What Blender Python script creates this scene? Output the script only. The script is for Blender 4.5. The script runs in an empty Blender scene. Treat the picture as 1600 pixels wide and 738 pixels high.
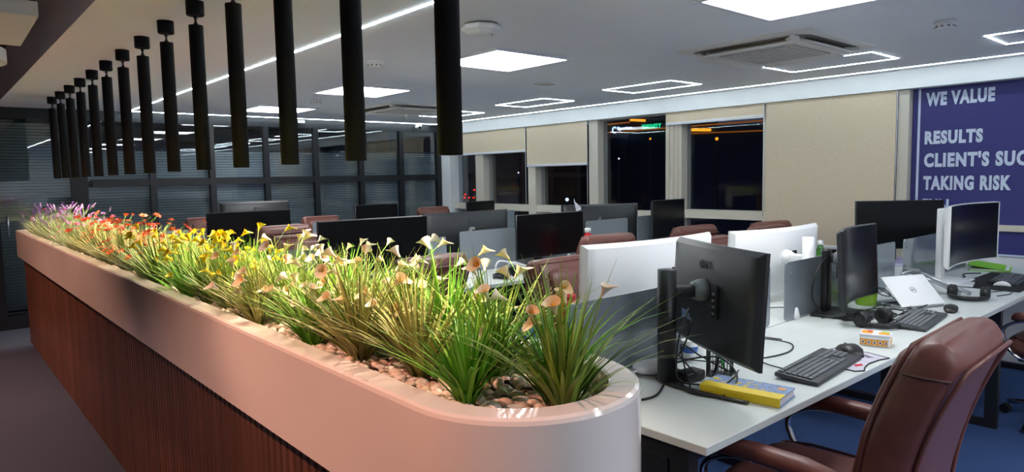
import bpy, bmesh, math, random
from mathutils import Vector, Matrix
random.seed(7)
PI = math.pi
SC = bpy.context.scene
COL = SC.collection

# ------------------------------------------------------------------ camera
F_PX = 1068.4
YAW, PITCH, ROLL = (math.radians(a) for a in (40.87, -5.0, -1.05))
CAM_H = 1.46
def cam_axes():
    f = Vector((math.sin(YAW)*math.cos(PITCH), math.cos(YAW)*math.cos(PITCH), math.sin(PITCH)))
    r = Vector((math.cos(YAW), -math.sin(YAW), 0)); u = r.cross(f)
    c, s = math.cos(ROLL), math.sin(ROLL)
    return c*r+s*u, -s*r+c*u, f
_r, _u, _f = cam_axes()
cam_data = bpy.data.cameras.new('camera'); cam = bpy.data.objects.new('camera', cam_data)
cam_data.sensor_width = 36; cam_data.lens = F_PX/1600*36; cam_data.clip_start = .02; cam_data.clip_end = 300
cam.matrix_world = Matrix(((_r.x, _u.x, -_f.x, 0), (_r.y, _u.y, -_f.y, 0), (_r.z, _u.z, -_f.z, CAM_H), (0, 0, 0, 1)))
COL.objects.link(cam); SC.camera = cam
def ray(x, y): return _r*((x-800)/F_PX) - _u*((y-369)/F_PX) + _f
def on_x(x, y, X): d = ray(x, y); return Vector((0, 0, CAM_H)) + d*(X/d.x)
def on_z(x, y, Z): d = ray(x, y); return Vector((0, 0, CAM_H)) + d*((Z-CAM_H)/d.z)

# ------------------------------------------------------------------ world (night) and exposure
wd = bpy.data.worlds.new('night'); SC.world = wd; wd.use_nodes = True
wd.node_tree.nodes['Background'].inputs[0].default_value = (.010, .013, .022, 1)
wd.node_tree.nodes['Background'].inputs[1].default_value = 1.5
SC.view_settings.view_transform = 'Standard'; SC.view_settings.look = 'None'
SC.view_settings.gamma = 1; SC.view_settings.use_curve_mapping = False
SC.view_settings.exposure = 1.3
PANEL_E, STRIP_E, SPOT_W, DOWN_W = 6.8, 24.0, 9.5, 74.0

# ------------------------------------------------------------------ materials
def s2l(c): return tuple((v/255/12.92 if v/255 <= .04045 else ((v/255+.055)/1.055)**2.4) for v in c)
MATS = {}
def mat(name, rgb, rough=.5, metal=0, spec=.5, coat=0, noise=0, nscale=40, bump=0, emit=None, estr=0, trans=0, alpha=1, stretch=None, rand=0):
    if name in MATS: return MATS[name]
    m = bpy.data.materials.new(name); m.use_nodes = True
    nt = m.node_tree; b = nt.nodes['Principled BSDF']
    c = s2l(rgb) + (1,)
    b.inputs['Base Color'].default_value = c
    b.inputs['Roughness'].default_value = rough; b.inputs['Metallic'].default_value = metal
    b.inputs['Specular IOR Level'].default_value = spec; b.inputs['Coat Weight'].default_value = coat
    b.inputs['Transmission Weight'].default_value = trans; b.inputs['Alpha'].default_value = alpha
    if emit: b.inputs['Emission Color'].default_value = s2l(emit)+(1,); b.inputs['Emission Strength'].default_value = estr
    if noise or bump:
        tc = nt.nodes.new('ShaderNodeTexCoord'); n = nt.nodes.new('ShaderNodeTexNoise'); n.inputs['Scale'].default_value = nscale
        n.inputs['Detail'].default_value = 5
        if stretch:
            mp = nt.nodes.new('ShaderNodeMapping'); mp.inputs['Scale'].default_value = stretch
            nt.links.new(tc.outputs['Object'], mp.inputs[0]); nt.links.new(mp.outputs[0], n.inputs['Vector'])
        else: nt.links.new(tc.outputs['Object'], n.inputs['Vector'])
        if noise:
            r = nt.nodes.new('ShaderNodeValToRGB')
            lo = tuple(v*(1-noise) for v in c[:3])+(1,); hi = tuple(min(1, v*(1+noise)) for v in c[:3])+(1,)
            r.color_ramp.elements[0].color = lo; r.color_ramp.elements[0].position = .3
            r.color_ramp.elements[1].color = hi; r.color_ramp.elements[1].position = .7
            nt.links.new(n.outputs['Fac'], r.inputs[0]); out = r.outputs[0]
            if rand:
                oi = nt.nodes.new('ShaderNodeObjectInfo'); hs = nt.nodes.new('ShaderNodeHueSaturation')
                ma = nt.nodes.new('ShaderNodeMapRange'); ma.inputs['To Min'].default_value = 1-rand; ma.inputs['To Max'].default_value = 1+rand
                nt.links.new(oi.outputs['Random'], ma.inputs[0]); nt.links.new(ma.outputs[0], hs.inputs['Value'])
                nt.links.new(out, hs.inputs['Color']); out = hs.outputs[0]
            nt.links.new(out, b.inputs['Base Color'])
        if bump:
            bp = nt.nodes.new('ShaderNodeBump'); bp.inputs['Strength'].default_value = bump; bp.inputs['Distance'].default_value = .002
            nt.links.new(n.outputs['Fac'], bp.inputs['Height']); nt.links.new(bp.outputs[0], b.inputs['Normal'])
    MATS[name] = m; return m
def emis(name, rgb, s):
    m = bpy.data.materials.new(name); m.use_nodes = True; nt = m.node_tree; nt.nodes.clear()
    e = nt.nodes.new('ShaderNodeEmission'); o = nt.nodes.new('ShaderNodeOutputMaterial')
    e.inputs[0].default_value = s2l(rgb)+(1,); e.inputs[1].default_value = s; nt.links.new(e.outputs[0], o.inputs[0]); MATS[name] = m; return m
def glass(name, tint, refl_rough=.02, body=0, bodycol=(0, 0, 0), ior=1.5, boost=1.0):
    # thin sheet glass: Fresnel mix of mirror and clear, optionally partly opaque body
    m = bpy.data.materials.new(name); m.use_nodes = True; nt = m.node_tree; nt.nodes.clear()
    N = nt.nodes.new; L = nt.links.new
    o = N('ShaderNodeOutputMaterial'); t = N('ShaderNodeBsdfTransparent'); t.inputs[0].default_value = tuple(tint)+(1,)
    g = N('ShaderNodeBsdfGlossy'); g.inputs['Roughness'].default_value = refl_rough; g.inputs[0].default_value = (1, 1, 1, 1)
    d = N('ShaderNodeBsdfDiffuse'); d.inputs[0].default_value = s2l(bodycol)+(1,)
    mb = N('ShaderNodeMixShader'); mb.inputs[0].default_value = body; L(t.outputs[0], mb.inputs[1]); L(d.outputs[0], mb.inputs[2])
    fr = N('ShaderNodeFresnel'); fr.inputs[0].default_value = ior
    mm = N('ShaderNodeMath'); mm.operation = 'MULTIPLY'; mm.inputs[1].default_value = boost; mm.use_clamp = True; L(fr.outputs[0], mm.inputs[0])
    mx = N('ShaderNodeMixShader'); L(mm.outputs[0], mx.inputs[0]); L(mb.outputs[0], mx.inputs[1]); L(g.outputs[0], mx.inputs[2])
    L(mx.outputs[0], o.inputs[0]); MATS[name] = m; return m

mat('ceiling_white', (241, 241, 243), .9, noise=.02, nscale=2)
mat('dark_ceiling', (20, 18, 18), .8)
mat('wall_white', (238, 239, 241), .8, noise=.02, nscale=6)
mat('wall_dark', (38, 40, 46), .85)
mat('wall_grey', (120, 112, 106), .85, noise=.04, nscale=4)
mat('carpet_blue', (70, 94, 142), 1, spec=.1, noise=.28, nscale=260, bump=.6)
mat('carpet_grey', (68, 77, 94), 1, spec=.1, noise=.28, nscale=260, bump=.6)
mat('frame_dark', (18, 21, 28), .45)
mat('cream_frame', (212, 204, 190), .5)
mat('blind_fabric', (220, 203, 178), .95, noise=.06, nscale=30, stretch=(1, 1, 9), bump=.15)
mat('rail_white', (225, 225, 232), .4)
mat('slat_grey', (196, 204, 208), .5)
mat('black_plastic', (22, 23, 25), .42)
mat('black_matte', (30, 30, 32), .7)
mat('charcoal', (44, 46, 50), .38, noise=.05, nscale=300)
mat('screen', (8, 9, 12), .24, spec=.35)
mat('white_plastic', (242, 243, 244), .35)
mat('silver', (190, 194, 198), .32, metal=.9)
mat('chrome', (205, 205, 208), .08, metal=1)
mat('grey_mount', (122, 126, 128), .45)
mat('desk_white', (208, 214, 212), .38, noise=.015, nscale=8)
mat('desk_edge', (170, 172, 172), .5)
mat('desk_leg', (30, 31, 36), .5)
mat('leather', (116, 70, 62), .42, noise=.08, nscale=25, bump=.25)
mat('leather_dark', (80, 46, 42), .45)
mat('pendant_black', (24, 24, 27), .6, spec=.12, noise=.05, nscale=80)
mat('soil', (40, 30, 26), 1)
mat('key_dark', (58, 60, 64), .5)
mat('key_light', (96, 99, 104), .5)
mat('logo_grey', (110, 114, 120), .35, metal=.4)
mat('logo_black', (28, 30, 34), .4)
mat('ac_white', (236, 232, 225), .5)
mat('ac_grille', (196, 190, 180), .7)
mat('ac_dark', (120, 114, 108), .8)
mat('detector', (236, 234, 234), .5)
mat('yellow', (236, 206, 40), .5); mat('pale_blue', (128, 150, 190), .55, noise=.35, nscale=70)
mat('paper', (214, 214, 220), .7); mat('orange', (240, 160, 30), .45); mat('lime', (128, 196, 30), .4)
mat('clear_green', (150, 200, 60), .2, trans=.3); mat('bottle_green', (70, 140, 60), .12, trans=.5)
mat('red', (206, 24, 40), .3); mat('pink', (226, 110, 180), .6); mat('lavender', (176, 170, 210), .6)
mat('pad_print', (196, 192, 206), .8, noise=.04, nscale=20); mat('mat_dark', (24, 25, 30), .9)
mat('navy_print', (50, 50, 118), .55, noise=.05, nscale=2); mat('letter', (206, 216, 238), .6)
mat('brown_facade', (120, 88, 66), .9); mat('black_facade', (70, 72, 84), .9)
mat('green_pen', (20, 190, 60), .4)
mat('blue_print', (70, 110, 190), .6)
glass('window_glass', (.86, .88, .90), .0, boost=.25)
glass('partition_glass', (.80, .84, .86), .01, boost=1.3)
glass('acrylic', (.50, .54, .58), .06, body=.62, bodycol=(166, 176, 186), boost=1.2)
emis('panel_light', (250, 251, 252), PANEL_E)
emis('strip_light', (224, 242, 248), STRIP_E); emis('strip_light_soft', (224, 240, 246), 10.5)
emis('warm_lamp', (255, 190, 120), 6)
emis('sign_blue', (170, 200, 255), 1.0); emis('sign_green', (30, 220, 150), .45)
emis('street_amber', (255, 160, 40), .7); emis('street_amber_dim', (220, 130, 50), .14); emis('lamp_red', (255, 40, 30), .7); emis('lamp_white', (220, 230, 255), .8)

def marble(): mat('quartz', (232, 222, 216), .12, spec=.5, coat=.3, noise=.035, nscale=2.5)
marble()
def wood():
    m = mat('walnut', (98, 64, 48), .38, noise=.42, nscale=26, stretch=(3, 3, .12), bump=.15, rand=.22)
wood()
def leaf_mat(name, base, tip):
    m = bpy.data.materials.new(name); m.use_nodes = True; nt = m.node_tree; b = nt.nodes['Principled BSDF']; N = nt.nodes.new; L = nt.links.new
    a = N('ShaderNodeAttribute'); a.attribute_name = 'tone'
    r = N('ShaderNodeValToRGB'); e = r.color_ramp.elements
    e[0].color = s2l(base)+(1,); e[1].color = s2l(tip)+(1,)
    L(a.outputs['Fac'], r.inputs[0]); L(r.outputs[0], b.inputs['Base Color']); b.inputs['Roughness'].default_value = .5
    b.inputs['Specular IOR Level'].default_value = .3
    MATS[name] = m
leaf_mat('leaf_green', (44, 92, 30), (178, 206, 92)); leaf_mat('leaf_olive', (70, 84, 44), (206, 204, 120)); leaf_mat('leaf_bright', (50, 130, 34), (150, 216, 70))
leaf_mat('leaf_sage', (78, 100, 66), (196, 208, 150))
mat('stem', (96, 140, 50), .5); mat('petal_cream', (240, 222, 178), .5); mat('petal_white', (240, 232, 212), .5)
mat('petal_yellow', (252, 218, 20), .5); mat('petal_orange', (244, 92, 30), .5); mat('petal_red', (226, 62, 52), .5)
mat('petal_pink', (232, 92, 170), .5); mat('petal_violet', (120, 72, 156), .5); mat('spadix', (236, 190, 40), .6); mat('petal_lilac', (176, 140, 196), .5)

# ------------------------------------------------------------------ mesh helpers
class MB:
    def __init__(s): s.v = []; s.f = []; s.sm = []
    def add(s, verts, faces, smooth=False):
        o = len(s.v); s.v += [tuple(p) for p in verts]; s.f += [tuple(i+o for i in f) for f in faces]; s.sm += [smooth]*len(faces); return s
    def box(s, c, d, rz=0, M=None):
        hx, hy, hz = d[0]/2, d[1]/2, d[2]/2
        vs = [Vector((x, y, z)) for x in (-hx, hx) for y in (-hy, hy) for z in (-hz, hz)]
        R = M if M else Matrix.Rotation(rz, 3, 'Z')
        vs = [R @ p + Vector(c) for p in vs]
        return s.add(vs, [(0, 1, 3, 2), (4, 6, 7, 5), (0, 4, 5, 1), (2, 3, 7, 6), (0, 2, 6, 4), (1, 5, 7, 3)])
    def span(s, a, b): return s.box([(a[i]+b[i])/2 for i in range(3)], [abs(b[i]-a[i]) for i in range(3)])
    def rbox(s, c, d, r=.01, seg=2, M=None, smooth=True):
        bm = bmesh.new(); bmesh.ops.create_cube(bm, size=1)
        for v in bm.verts: v.co = Vector((v.co.x*d[0], v.co.y*d[1], v.co.z*d[2]))
        bmesh.ops.bevel(bm, geom=bm.edges[:], offset=min(r, min(d)*.49), segments=seg, affect='EDGES', profile=.5)
        bm.verts.index_update(); R = M if M else Matrix.Identity(3)
        s.add([R @ v.co + Vector(c) for v in bm.verts], [[v.index for v in f.verts] for f in bm.faces], smooth); bm.free(); return s
    def lathe(s, prof, c=(0, 0, 0), n=20, M=None, smooth=True, cap=True):
        R = M if M else Matrix.Identity(3); vs = []; fs = []
        for (r, z) in prof:
            for k in range(n):
                a = 2*PI*k/n; vs.append(R @ Vector((r*math.cos(a), r*math.sin(a), z)) + Vector(c))
        for i in range(len(prof)-1):
            for k in range(n):
                k2 = (k+1) % n; fs.append((i*n+k, i*n+k2, (i+1)*n+k2, (i+1)*n+k))
        s.add(vs, fs, smooth)
        if cap:
            o = len(s.v)-len(vs)
            if prof[0][0] > 1e-4: s.f.append(tuple(o+k for k in range(n))[::-1]); s.sm.append(False)
            if prof[-1][0] > 1e-4: s.f.append(tuple(o+(len(prof)-1)*n+k for k in range(n))); s.sm.append(False)
        return s
    def tube(s, pts, r, n=8, closed=False, cap=True, flat=None):
        pts = [Vector(p) for p in pts]; m = len(pts); rr = r if isinstance(r, (list, tuple)) else [r]*m
        up = Vector((0, 0, 1)); vs = []; fs = []; prev = None
        for i, p in enumerate(pts):
            a = pts[(i-1) % m] if (closed or i > 0) else p; b = pts[(i+1) % m] if (closed or i < m-1) else p
            t = (b-a).normalized()
            if prev is None:
                x = t.cross(up); x = x if x.length > 1e-3 else t.cross(Vector((1, 0, 0)))
            else: x = prev - t*prev.dot(t)
            x.normalize(); prev = x; y = t.cross(x)
            for k in range(n):
                an = 2*PI*k/n; fy = flat if flat else 1
                vs.append(p + (x*math.cos(an) + y*math.sin(an)*fy)*rr[i])
        for i in range(m if closed else m-1):
            i2 = (i+1) % m
            for k in range(n): k2 = (k+1) % n; fs.append((i*n+k, i*n+k2, i2*n+k2, i2*n+k))
        if cap and not closed: fs.append(tuple(range(n))[::-1]); fs.append(tuple((m-1)*n+k for k in range(n)))
        return s.add(vs, fs, True)
    def loft(s, secs, n=20, e=4.0, smooth=True):
        # secs: (centre, half-axis A, half-axis B); superellipse exponent e
        vs = []; fs = []
        for c, A, B in secs:
            c, A, B = Vector(c), Vector(A), Vector(B)
            for k in range(n):
                t = 2*PI*k/n; ct, st = math.cos(t), math.sin(t)
                vs.append(c + A*(abs(ct)**(2/e)*(1 if ct >= 0 else -1)) + B*(abs(st)**(2/e)*(1 if st >= 0 else -1)))
        for i in range(len(secs)-1):
            for k in range(n): k2 = (k+1) % n; fs.append((i*n+k, i*n+k2, (i+1)*n+k2, (i+1)*n+k))
        fs.append(tuple(range(n))[::-1]); fs.append(tuple((len(secs)-1)*n+k for k in range(n)))
        return s.add(vs, fs, smooth)
    def prism(s, pts, z0, z1):
        n = len(pts); vs = [(x, y, z0) for x, y in pts]+[(x, y, z1) for x, y in pts]
        fs = [tuple(range(n))[::-1], tuple(range(n, 2*n))]+[(i, (i+1) % n, n+(i+1) % n, n+i) for i in range(n)]
        return s.add(vs, fs)
    def mesh(s, name, m):
        me = bpy.data.meshes.new(name); me.from_pydata(s.v, [], s.f)
        me.polygons.foreach_set('use_smooth', s.sm); me.update()
        bm = bmesh.new(); bm.from_mesh(me); bmesh.ops.recalc_face_normals(bm, faces=bm.faces[:]); bm.to_mesh(me); bm.free()
        if m: me.materials.append(MATS[m])
        return me
def spline(pts, n=8):
    P = [Vector(p) for p in pts]; out = []
    for i in range(len(P)-1):
        p0, p1, p2, p3 = P[max(0, i-1)], P[i], P[i+1], P[min(len(P)-1, i+2)]
        for k in range(n):
            t = k/n
            out.append(.5*((2*p1)+(p2-p0)*t+(2*p0-5*p1+4*p2-p3)*t*t+(3*p1-p0-3*p2+p3)*t**3))
    return out+[P[-1]]
def link(name, data, parent=None, loc=None, rot=None):
    o = bpy.data.objects.new(name, data); COL.objects.link(o)
    if parent: o.parent = parent
    if loc is not None: o.location = loc
    if rot is not None: o.rotation_euler = rot
    return o
def part(name, mb, m, parent, loc=None, rot=None, label=None, kind=None):
    o = link(name, mb.mesh(name, m) if isinstance(mb, MB) else mb, parent, loc, rot)
    if label: o['label'] = label
    if kind: o['kind'] = kind
    return o
def tag(o, label, cat, group=None, kind=None):
    o['label'] = label; o['category'] = cat
    if group: o['group'] = group
    if kind: o['kind'] = kind
    return o
def thing(name, label, cat, loc=(0, 0, 0), rz=0, group=None): return tag(link(name, None, None, loc, (0, 0, rz)), label, cat, group)
def solo(name, mb, m, label, cat, loc=(0, 0, 0), rz=0, group=None): return tag(link(name, mb.mesh(name, m) if isinstance(mb, MB) else mb, None, loc, (0, 0, rz)), label, cat, group)
def struct(name, mb, m, label=None, parent=None):
    o = link(name, mb.mesh(name, m) if mb else None, parent)
    if not parent: o['kind'] = 'structure'
    if label: o['label'] = label
    return o
def copy_tree(o, parent=None):
    c = o.copy(); COL.objects.link(c); c.parent = parent
    for ch in o.children: copy_tree(ch, c)
    return c
def text_mesh(txt, size, m, width=None, bold=0, extrude=.0015, sx=1, space=1):
    # flat lettering standing in local XZ, facing -Y, left-bottom at origin
    cu = bpy.data.curves.new('lettering', 'FONT'); cu.body = txt; cu.size = size; cu.extrude = extrude; cu.offset = bold; cu.space_character = space; cu.resolution_u = 3
    t = bpy.data.objects.new('tmp', cu); COL.objects.link(t)
    dg = bpy.context.evaluated_depsgraph_get(); me = bpy.data.meshes.new_from_object(t.evaluated_get(dg))
    bpy.data.objects.remove(t)
    xs = [v.co.x for v in me.vertices]; ys = [v.co.y for v in me.vertices]
    x0, w, y0 = min(xs), max(xs)-min(xs), min(ys)
    k = (width/w) if width else sx
    for v in me.vertices: v.co = Vector(((v.co.x-x0)*k, -v.co.z, v.co.y-y0))
    me.materials.clear(); me.materials.append(MATS[m]); me.name = 'lettering'
    return me

# ------------------------------------------------------------------ room shell
CEIL = 2.24; WX = 6.08; PY = 8.5
struct('floor', MB().span((.86, -4, -.1), (6.4, 12, 0)), 'carpet_blue', 'blue carpet under the desks')
struct('floor_aisle', MB().span((-3, -4, -.1), (.86, 12, 0)), 'carpet_grey', 'grey carpet of the aisle beside the planter')
struct('ceiling', MB().span((.63, -4, CEIL), (6.4, PY+.1, CEIL+.35)), 'ceiling_white', 'white plasterboard ceiling over the desks')
struct('ceiling_reception', MB().span((-3, -4, 2.59), (.63, PY+.1, 2.7)), 'dark_ceiling', 'raised dark ceiling beside the white one')
struct('wall_left', MB().span((-3.1, -4, 0), (-3, 12, 2.7)), 'wall_grey')
struct('wall_front', MB().span((-3, -4.1, 0), (6.4, -4, 2.7)), 'wall_white')
struct('wall_far_room', MB().span((-3, 11.5, 0), (6.4, 11.6, 2.7)), 'wall_dark', 'dark wall of the room behind the glass partition')
struct('ceiling_far_room', MB().span((-3, PY+.1, 2.3), (6.4, 11.6, 2.4)), 'dark_ceiling')
struct('trim_1', MB().span((5.98, -4, 2.095), (6.3, PY+.05, CEIL)), 'wall_white', 'white bulkhead running above the windows')
# LED lines let into the ceiling
def led_line(a, b): return MB().span(a, b)
led = 'white LED line let into the ceiling '
solo('led_strip', led_line((1.791, -3.9, CEIL-.004), (1.801, 8.40, CEIL+.001)), 'strip_light', led+'above the planter side of the desks', 'light', (0, 0, 0), 0, 'LED lines round the ceiling')
solo('led_strip', led_line((5.803, -3.9, CEIL-.004), (5.813, 8.40, CEIL+.001)), 'strip_light_soft', led+'along the window bulkhead', 'light', (0, 0, 0), 0, 'LED lines round the ceiling')
solo('led_strip', led_line((1.801, 8.39, CEIL-.004), (5.803, 8.40, CEIL+.001)), 'strip_light', led+'along the dark glass partition', 'light', (0, 0, 0), 0, 'LED lines round the ceiling')

# glass partition with dark frame
pt = struct('wall_back', None, None, 'dark framed glass partition with blinds behind it')
posts = [1.32, 2.02, 2.67, 3.33, 3.99, 4.65, 5.29, 5.94]
FD = (PY, PY+.07)
def pbar(x0, x1, z0, z1, nm):
    d = .005 if nm == 'transom' else 0
    part(nm, MB().span((x0, FD[0]+d, z0), (x1, FD[1]-d, z1)), 'frame_dark', pt)
pbar(-3, 6.1, 2.13, CEIL, 'header'); pbar(1.42, 5.98, 1.425, 1.505, 'transom'); pbar(-3, 5.98, 0, .13, 'bottom_rail'); pbar(1.42, 5.98, .62, .69, 'transom')
for i, x in enumerate(posts): pbar(x-.032-(.06 if i == 0 else 0), x+.032+(.03 if i == 0 else 0), .13, 2.13, 'post')
pbar(.45, .60, .13, 2.13, 'post'); pbar(-.9, -.8, .13, 2.13, 'post')
gx = [(-.8, .45), (.60, 1.228)] + [(posts[i]+(.062 if i == 0 else .032), posts[i+1]-.032) for i in range(7)]
for i, (a, b) in enumerate(gx):
    zs = [(.13, 2.13)] if i < 2 else [(1.505, 2.13), (.69, 1.425), (.13, .62)]
    for z0, z1 in zs: part('pane', MB().span((a, PY+.03, z0), (b, PY+.036, z1)), 'partition_glass', pt)
part('door_handle', MB().tube([(.66, PY-.03, .95), (.66, PY-.03, 1.15)], .01).tube([(.66, PY-.03, .97), (.66, PY+.03, .97)], .007).tube([(.66, PY-.03, 1.13), (.66, PY+.03, 1.13)], .007), 'silver', pt)
for i, (a, b) in enumerate(gx):
    if i == 0: continue
    top = 2.12 if i == 1 else 1.845
    lab = 'grey slatted blind behind the full-height glass door beside the planter end' if i == 1 else 'grey venetian blind half lowered behind the glass partition'
    vb = thing('venetian_blind', lab, 'blind', ((a+b)/2, PY+.12, 0), 0, None if i == 1 else 'venetian blinds behind the partition')
    w = b-a+.04
    part('head_rail', MB().box((0, 0, top-.012), (w, .03, .024)), 'frame_dark', vb)
    m = MB(); z = top-.04; Mx = Matrix.Rotation(math.radians(60), 3, 'X')
    while z > .16:
        m.box((0, 0, z), (w, .030, .0016), 0, Mx); z -= .031
    part('slats', m, 'slat_grey', vb, kind='stuff')
    part('bottom_rail', MB().box((0, 0, .15), (w, .028, .014)), 'slat_grey', vb)
    part('cord', MB().tube([(-w*.3, -.016, .15), (-w*.3, -.016, top)], .0012, 5).tube([(w*.3, -.016, .15), (w*.3, -.016, top)], .0012, 5), 'slat_grey', vb)
# white corner column beside the partition
struct('trim_2', MB().span((5.98, 8.28, 0), (6.2, 8.5, 2.095)), 'wall_white', 'white corner column between windows and partition')
struct('wall_right', MB().span((6.18, -4, -.02), (6.3, 1.30, 2.1)), 'wall_white', 'solid wall beyond the printed panel')

# windows: (index, y0 (near), y1 (far))
def window(n, y0, y1, fr_near, fr_far, sill=1.05):
    w = struct('window_%d' % n, None, None)
    part('mullion', MB().span((6.03, y0-fr_near, 0), (6.2, y0, 2.1)), 'cream_frame', w)
    if fr_far: part('mullion', MB().span((6.03, y1, 0), (6.2, y1+fr_far, 2.1)), 'cream_frame', w)
    part('transom', MB().span((6.045, y0, sill-.055), (6.2, y1, sill+.03)), 'cream_frame', w)
    part('head_frame', MB().span((6.06, y0, 2.085), (6.2, y1, 2.1)), 'cream_frame', w)
    part('pane', MB().span((6.135, y0, sill+.03), (6.143, y1, 2.085)), 'window_glass', w)
    part('pane', MB().span((6.135, y0, .06), (6.143, y1, sill-.055)), 'window_glass', w)
    part('bottom_frame', MB().span((6.045, y0, 0), (6.2, y1, .06)), 'cream_frame', w)
    return w
window(1, 7.735, 8.28, .175, 0)
window(2, 6.625, 7.56, .14, 0)
window(3, 5.55, 6.485, .14, 0)
window(4, 4.45, 5.41, .0, 0, 1.02)
w5 = window(5, 3.34, 4.25, .06, .2)
for yy in (4.29, 4.345, 4.40): part('frame_ridge', MB().span((6.015, yy, 0), (6.03, yy+.018, 2.09)), 'cream_frame', w5)
window(6, 2.17, 3.28, .08, 0)
# printed navy panel filling the last bay
pn = thing('wall_graphic', 'navy printed window panel with pale capital lettering', 'wall graphic', (6.10, 2.085, 0))
part('sheet', MB().span((0, -2.6, .80), (.02, 0, 2.095)), 'navy_print', pn)
part('edge_stripe', MB().span((-.004, -.055, .80), (0, -.038, 2.095)), 'letter', pn)
part('cross_bar', MB().span((-.03, -2.6, .985), (0, -.0, 1.03)), 'cream_frame', pn)
part('bottom_stripe', MB().span((-.005, -2.6, .795), (0, 0, .81)), 'letter', pn)
for txt, zb, h, w in (('WE VALUE', 1.95, .093, .462), ('RESULTS', 1.651, .091, .396), ("CLIENT'S SUCCESS", 1.470, .097, .92), ('TAKING RISK', 1.289, .098, .585), ('FUN', 1.108, .097, .185)):
    me = text_mesh(txt, h/.70, 'letter', w, bold=.0074, extrude=.001, space=1.16)
    o = part('lettering', me, None, pn, (-.004, -.092, zb), (0, 0, -PI/2))
struct('wall_right_low', MB().span((6.1, -.5, 0), (6.2, 2.085, .79)), 'wall_white', 'low wall below the printed panel')

# roller blinds
def roller(y0, y1, z0, label, cord=True):
    b = thing('roller_blind', label, 'blind', (6.0, (y0+y1)/2, 2.095), 0)
    w = y1-y0
    part('fabric', MB().span((.008, -w/2, z0-2.095), (.012, w/2, -.002)), 'blind_fabric', b)
    part('roller_tube', MB().tube([(.03, -w/2, -.022), (.03, w/2, -.022)], .018, 12), 'rail_white', b)
    part('bottom_bar', MB().rbox((.01, 0, z0-2.095-.014), (.016, w, .03), .004), 'rail_white', b)
    if cord: part('pull_cord', MB().tube([(-.004, -w/2-.012, -.01), (-.004, -w/2-.012, -1.05)], .003, 6), 'rail_white', b)
roller(6.645, 8.05, 1.80, 'beige roller blind a little lowered next to the white corner column')
roller(5.56, 6.62, 1.605, 'beige roller blind lowered about a third of its window')
roller(3.33, 4.43, 1.99, 'beige roller blind almost fully rolled up with white bar')
roller(2.178, 3.30, .80, 'large beige roller blind drawn down over its whole window')

# ------------------------------------------------------------------ outside at night
def facade(name, x, y0, y1, z0, z1, m, label):
    b = thing(name, label, 'building', (x, (y0+y1)/2, z0))
    part('wall', MB().span((0, -(y1-y0)/2, 0), (4, (y1-y0)/2, z1-z0)), m, b)
    return b
pA = on_x(935, 207, 30); pB = on_x(1046, 206, 30)
b1 = facade('office_building', 30, 12, 44, -8, pA.z-.15, 'black_facade', 'dark building outside with an amber roof line under glowing signs')
h1 = pA.z+8
part('roof_light', MB().span((-.1, -15.5, h1-.10), (0, 15.5, h1-.03)), 'street_amber_dim', b1)
for j in range(9):
    for k in range(3): part('window', MB().span((-.06, -14+j*3.2, 1.2+k*2.6), (.02, -12.4+j*3.2, 2.5+k*2.6)), 'brown_facade', b1)
def sign(txt, x, y, h, wpx, m, label, logo=False, x0=29.5):
    p = on_x(x, y, x0); q = on_x(x+wpx, y, x0); w = abs(p.y-q.y)
    s = thing('roof_sign', label, 'sign', (x0, p.y, p.z))
    me = text_mesh(txt, h, m, w*(.76 if logo else 1), bold=h*.02, extrude=.03)
    part('lettering', me, None, s, (0, -(w*.24 if logo else 0), 0), (0, 0, -PI/2))
    if logo:
        r = h*.6; a = [math.radians(t) for t in range(50, 330, 20)]
        part('emblem', MB().tube([(0, -w*.09-math.cos(t)*r, h*.35+math.sin(t)*r) for t in a], h*.14, 6), m, s)
    part('back_frame', MB().box((.12, -w/2, -.15), (.06, w, .06)).box((.12, -w*.2, -.5), (.05, .05, .75)).box((.12, -w*.8, -.5), (.05, .05, .75)), 'black_facade', s)
sign('Spartan', 958, 206, .26, 29, 'sign_blue', 'glowing blue white sign with round emblem outside the window', True)
sign('SERENITY', 1003, 202.5, .34, 30, 'sign_green', 'glowing green capital letter sign outside the window')
def band(parent, p0, p1, X, m, t):
    a, b = on_x(*p0, X), on_x(*p1, X); o = Vector(parent.location)
    part('light_band', MB().tube([a-o, b-o], t, 6), m, parent)
tw = facade('dark_tower', 37, 26, 56, -8, on_x(985, 180, 37).z, 'black_facade', 'taller dark building outside with short amber light bands')
band(tw, (985, 187.5), (1008, 188.5), 36.95, 'street_amber', .09); band(tw, (947, 195), (984, 191), 36.95, 'street_amber_dim', .06)
ws = facade('warehouse', 22, 8, 15.9, -8, on_x(1074, 200, 22).z, 'black_facade', 'dark warehouse outside with a broad amber light band')
band(ws, (1074, 203), (1110, 203), 21.95, 'street_amber', .06); band(ws, (1074, 209), (1196, 204), 21.95, 'street_amber_dim', .025)
def mast(x, y, X, m, r, l):
    p = on_x(x, y, X); k = thing('street_lamp', l, 'lamp', (p.x, p.y, -8))
    part('pole', MB().tube([(0, 0, 0), (0, 0, p.z+8-r)], .05, 8), 'black_facade', k)
    part('bulb', MB().lathe([(0, -r), (r*.7, -r*.7), (r, 0), (r*.7, r*.7), (0, r)], (0, 0, p.z+8), 10), m, k)
for a in ((1120, 217, 21, 'street_amber', .06, 'street lamp glowing orange beyond the raised blind'), (1016, 217, 20, 'street_amber', .04, 'street lamp glowing orange below the green sign'), (967, 248, 20, 'lamp_white', .035, 'street lamp glowing white below the blue sign'),
          (810, 270, 18, 'lamp_white', .035, 'street lamp glowing white near the white column'), (886, 312, 18, 'lamp_white', .07, 'bright low street lamp beyond the lowered blind')): mast(*a)
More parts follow.
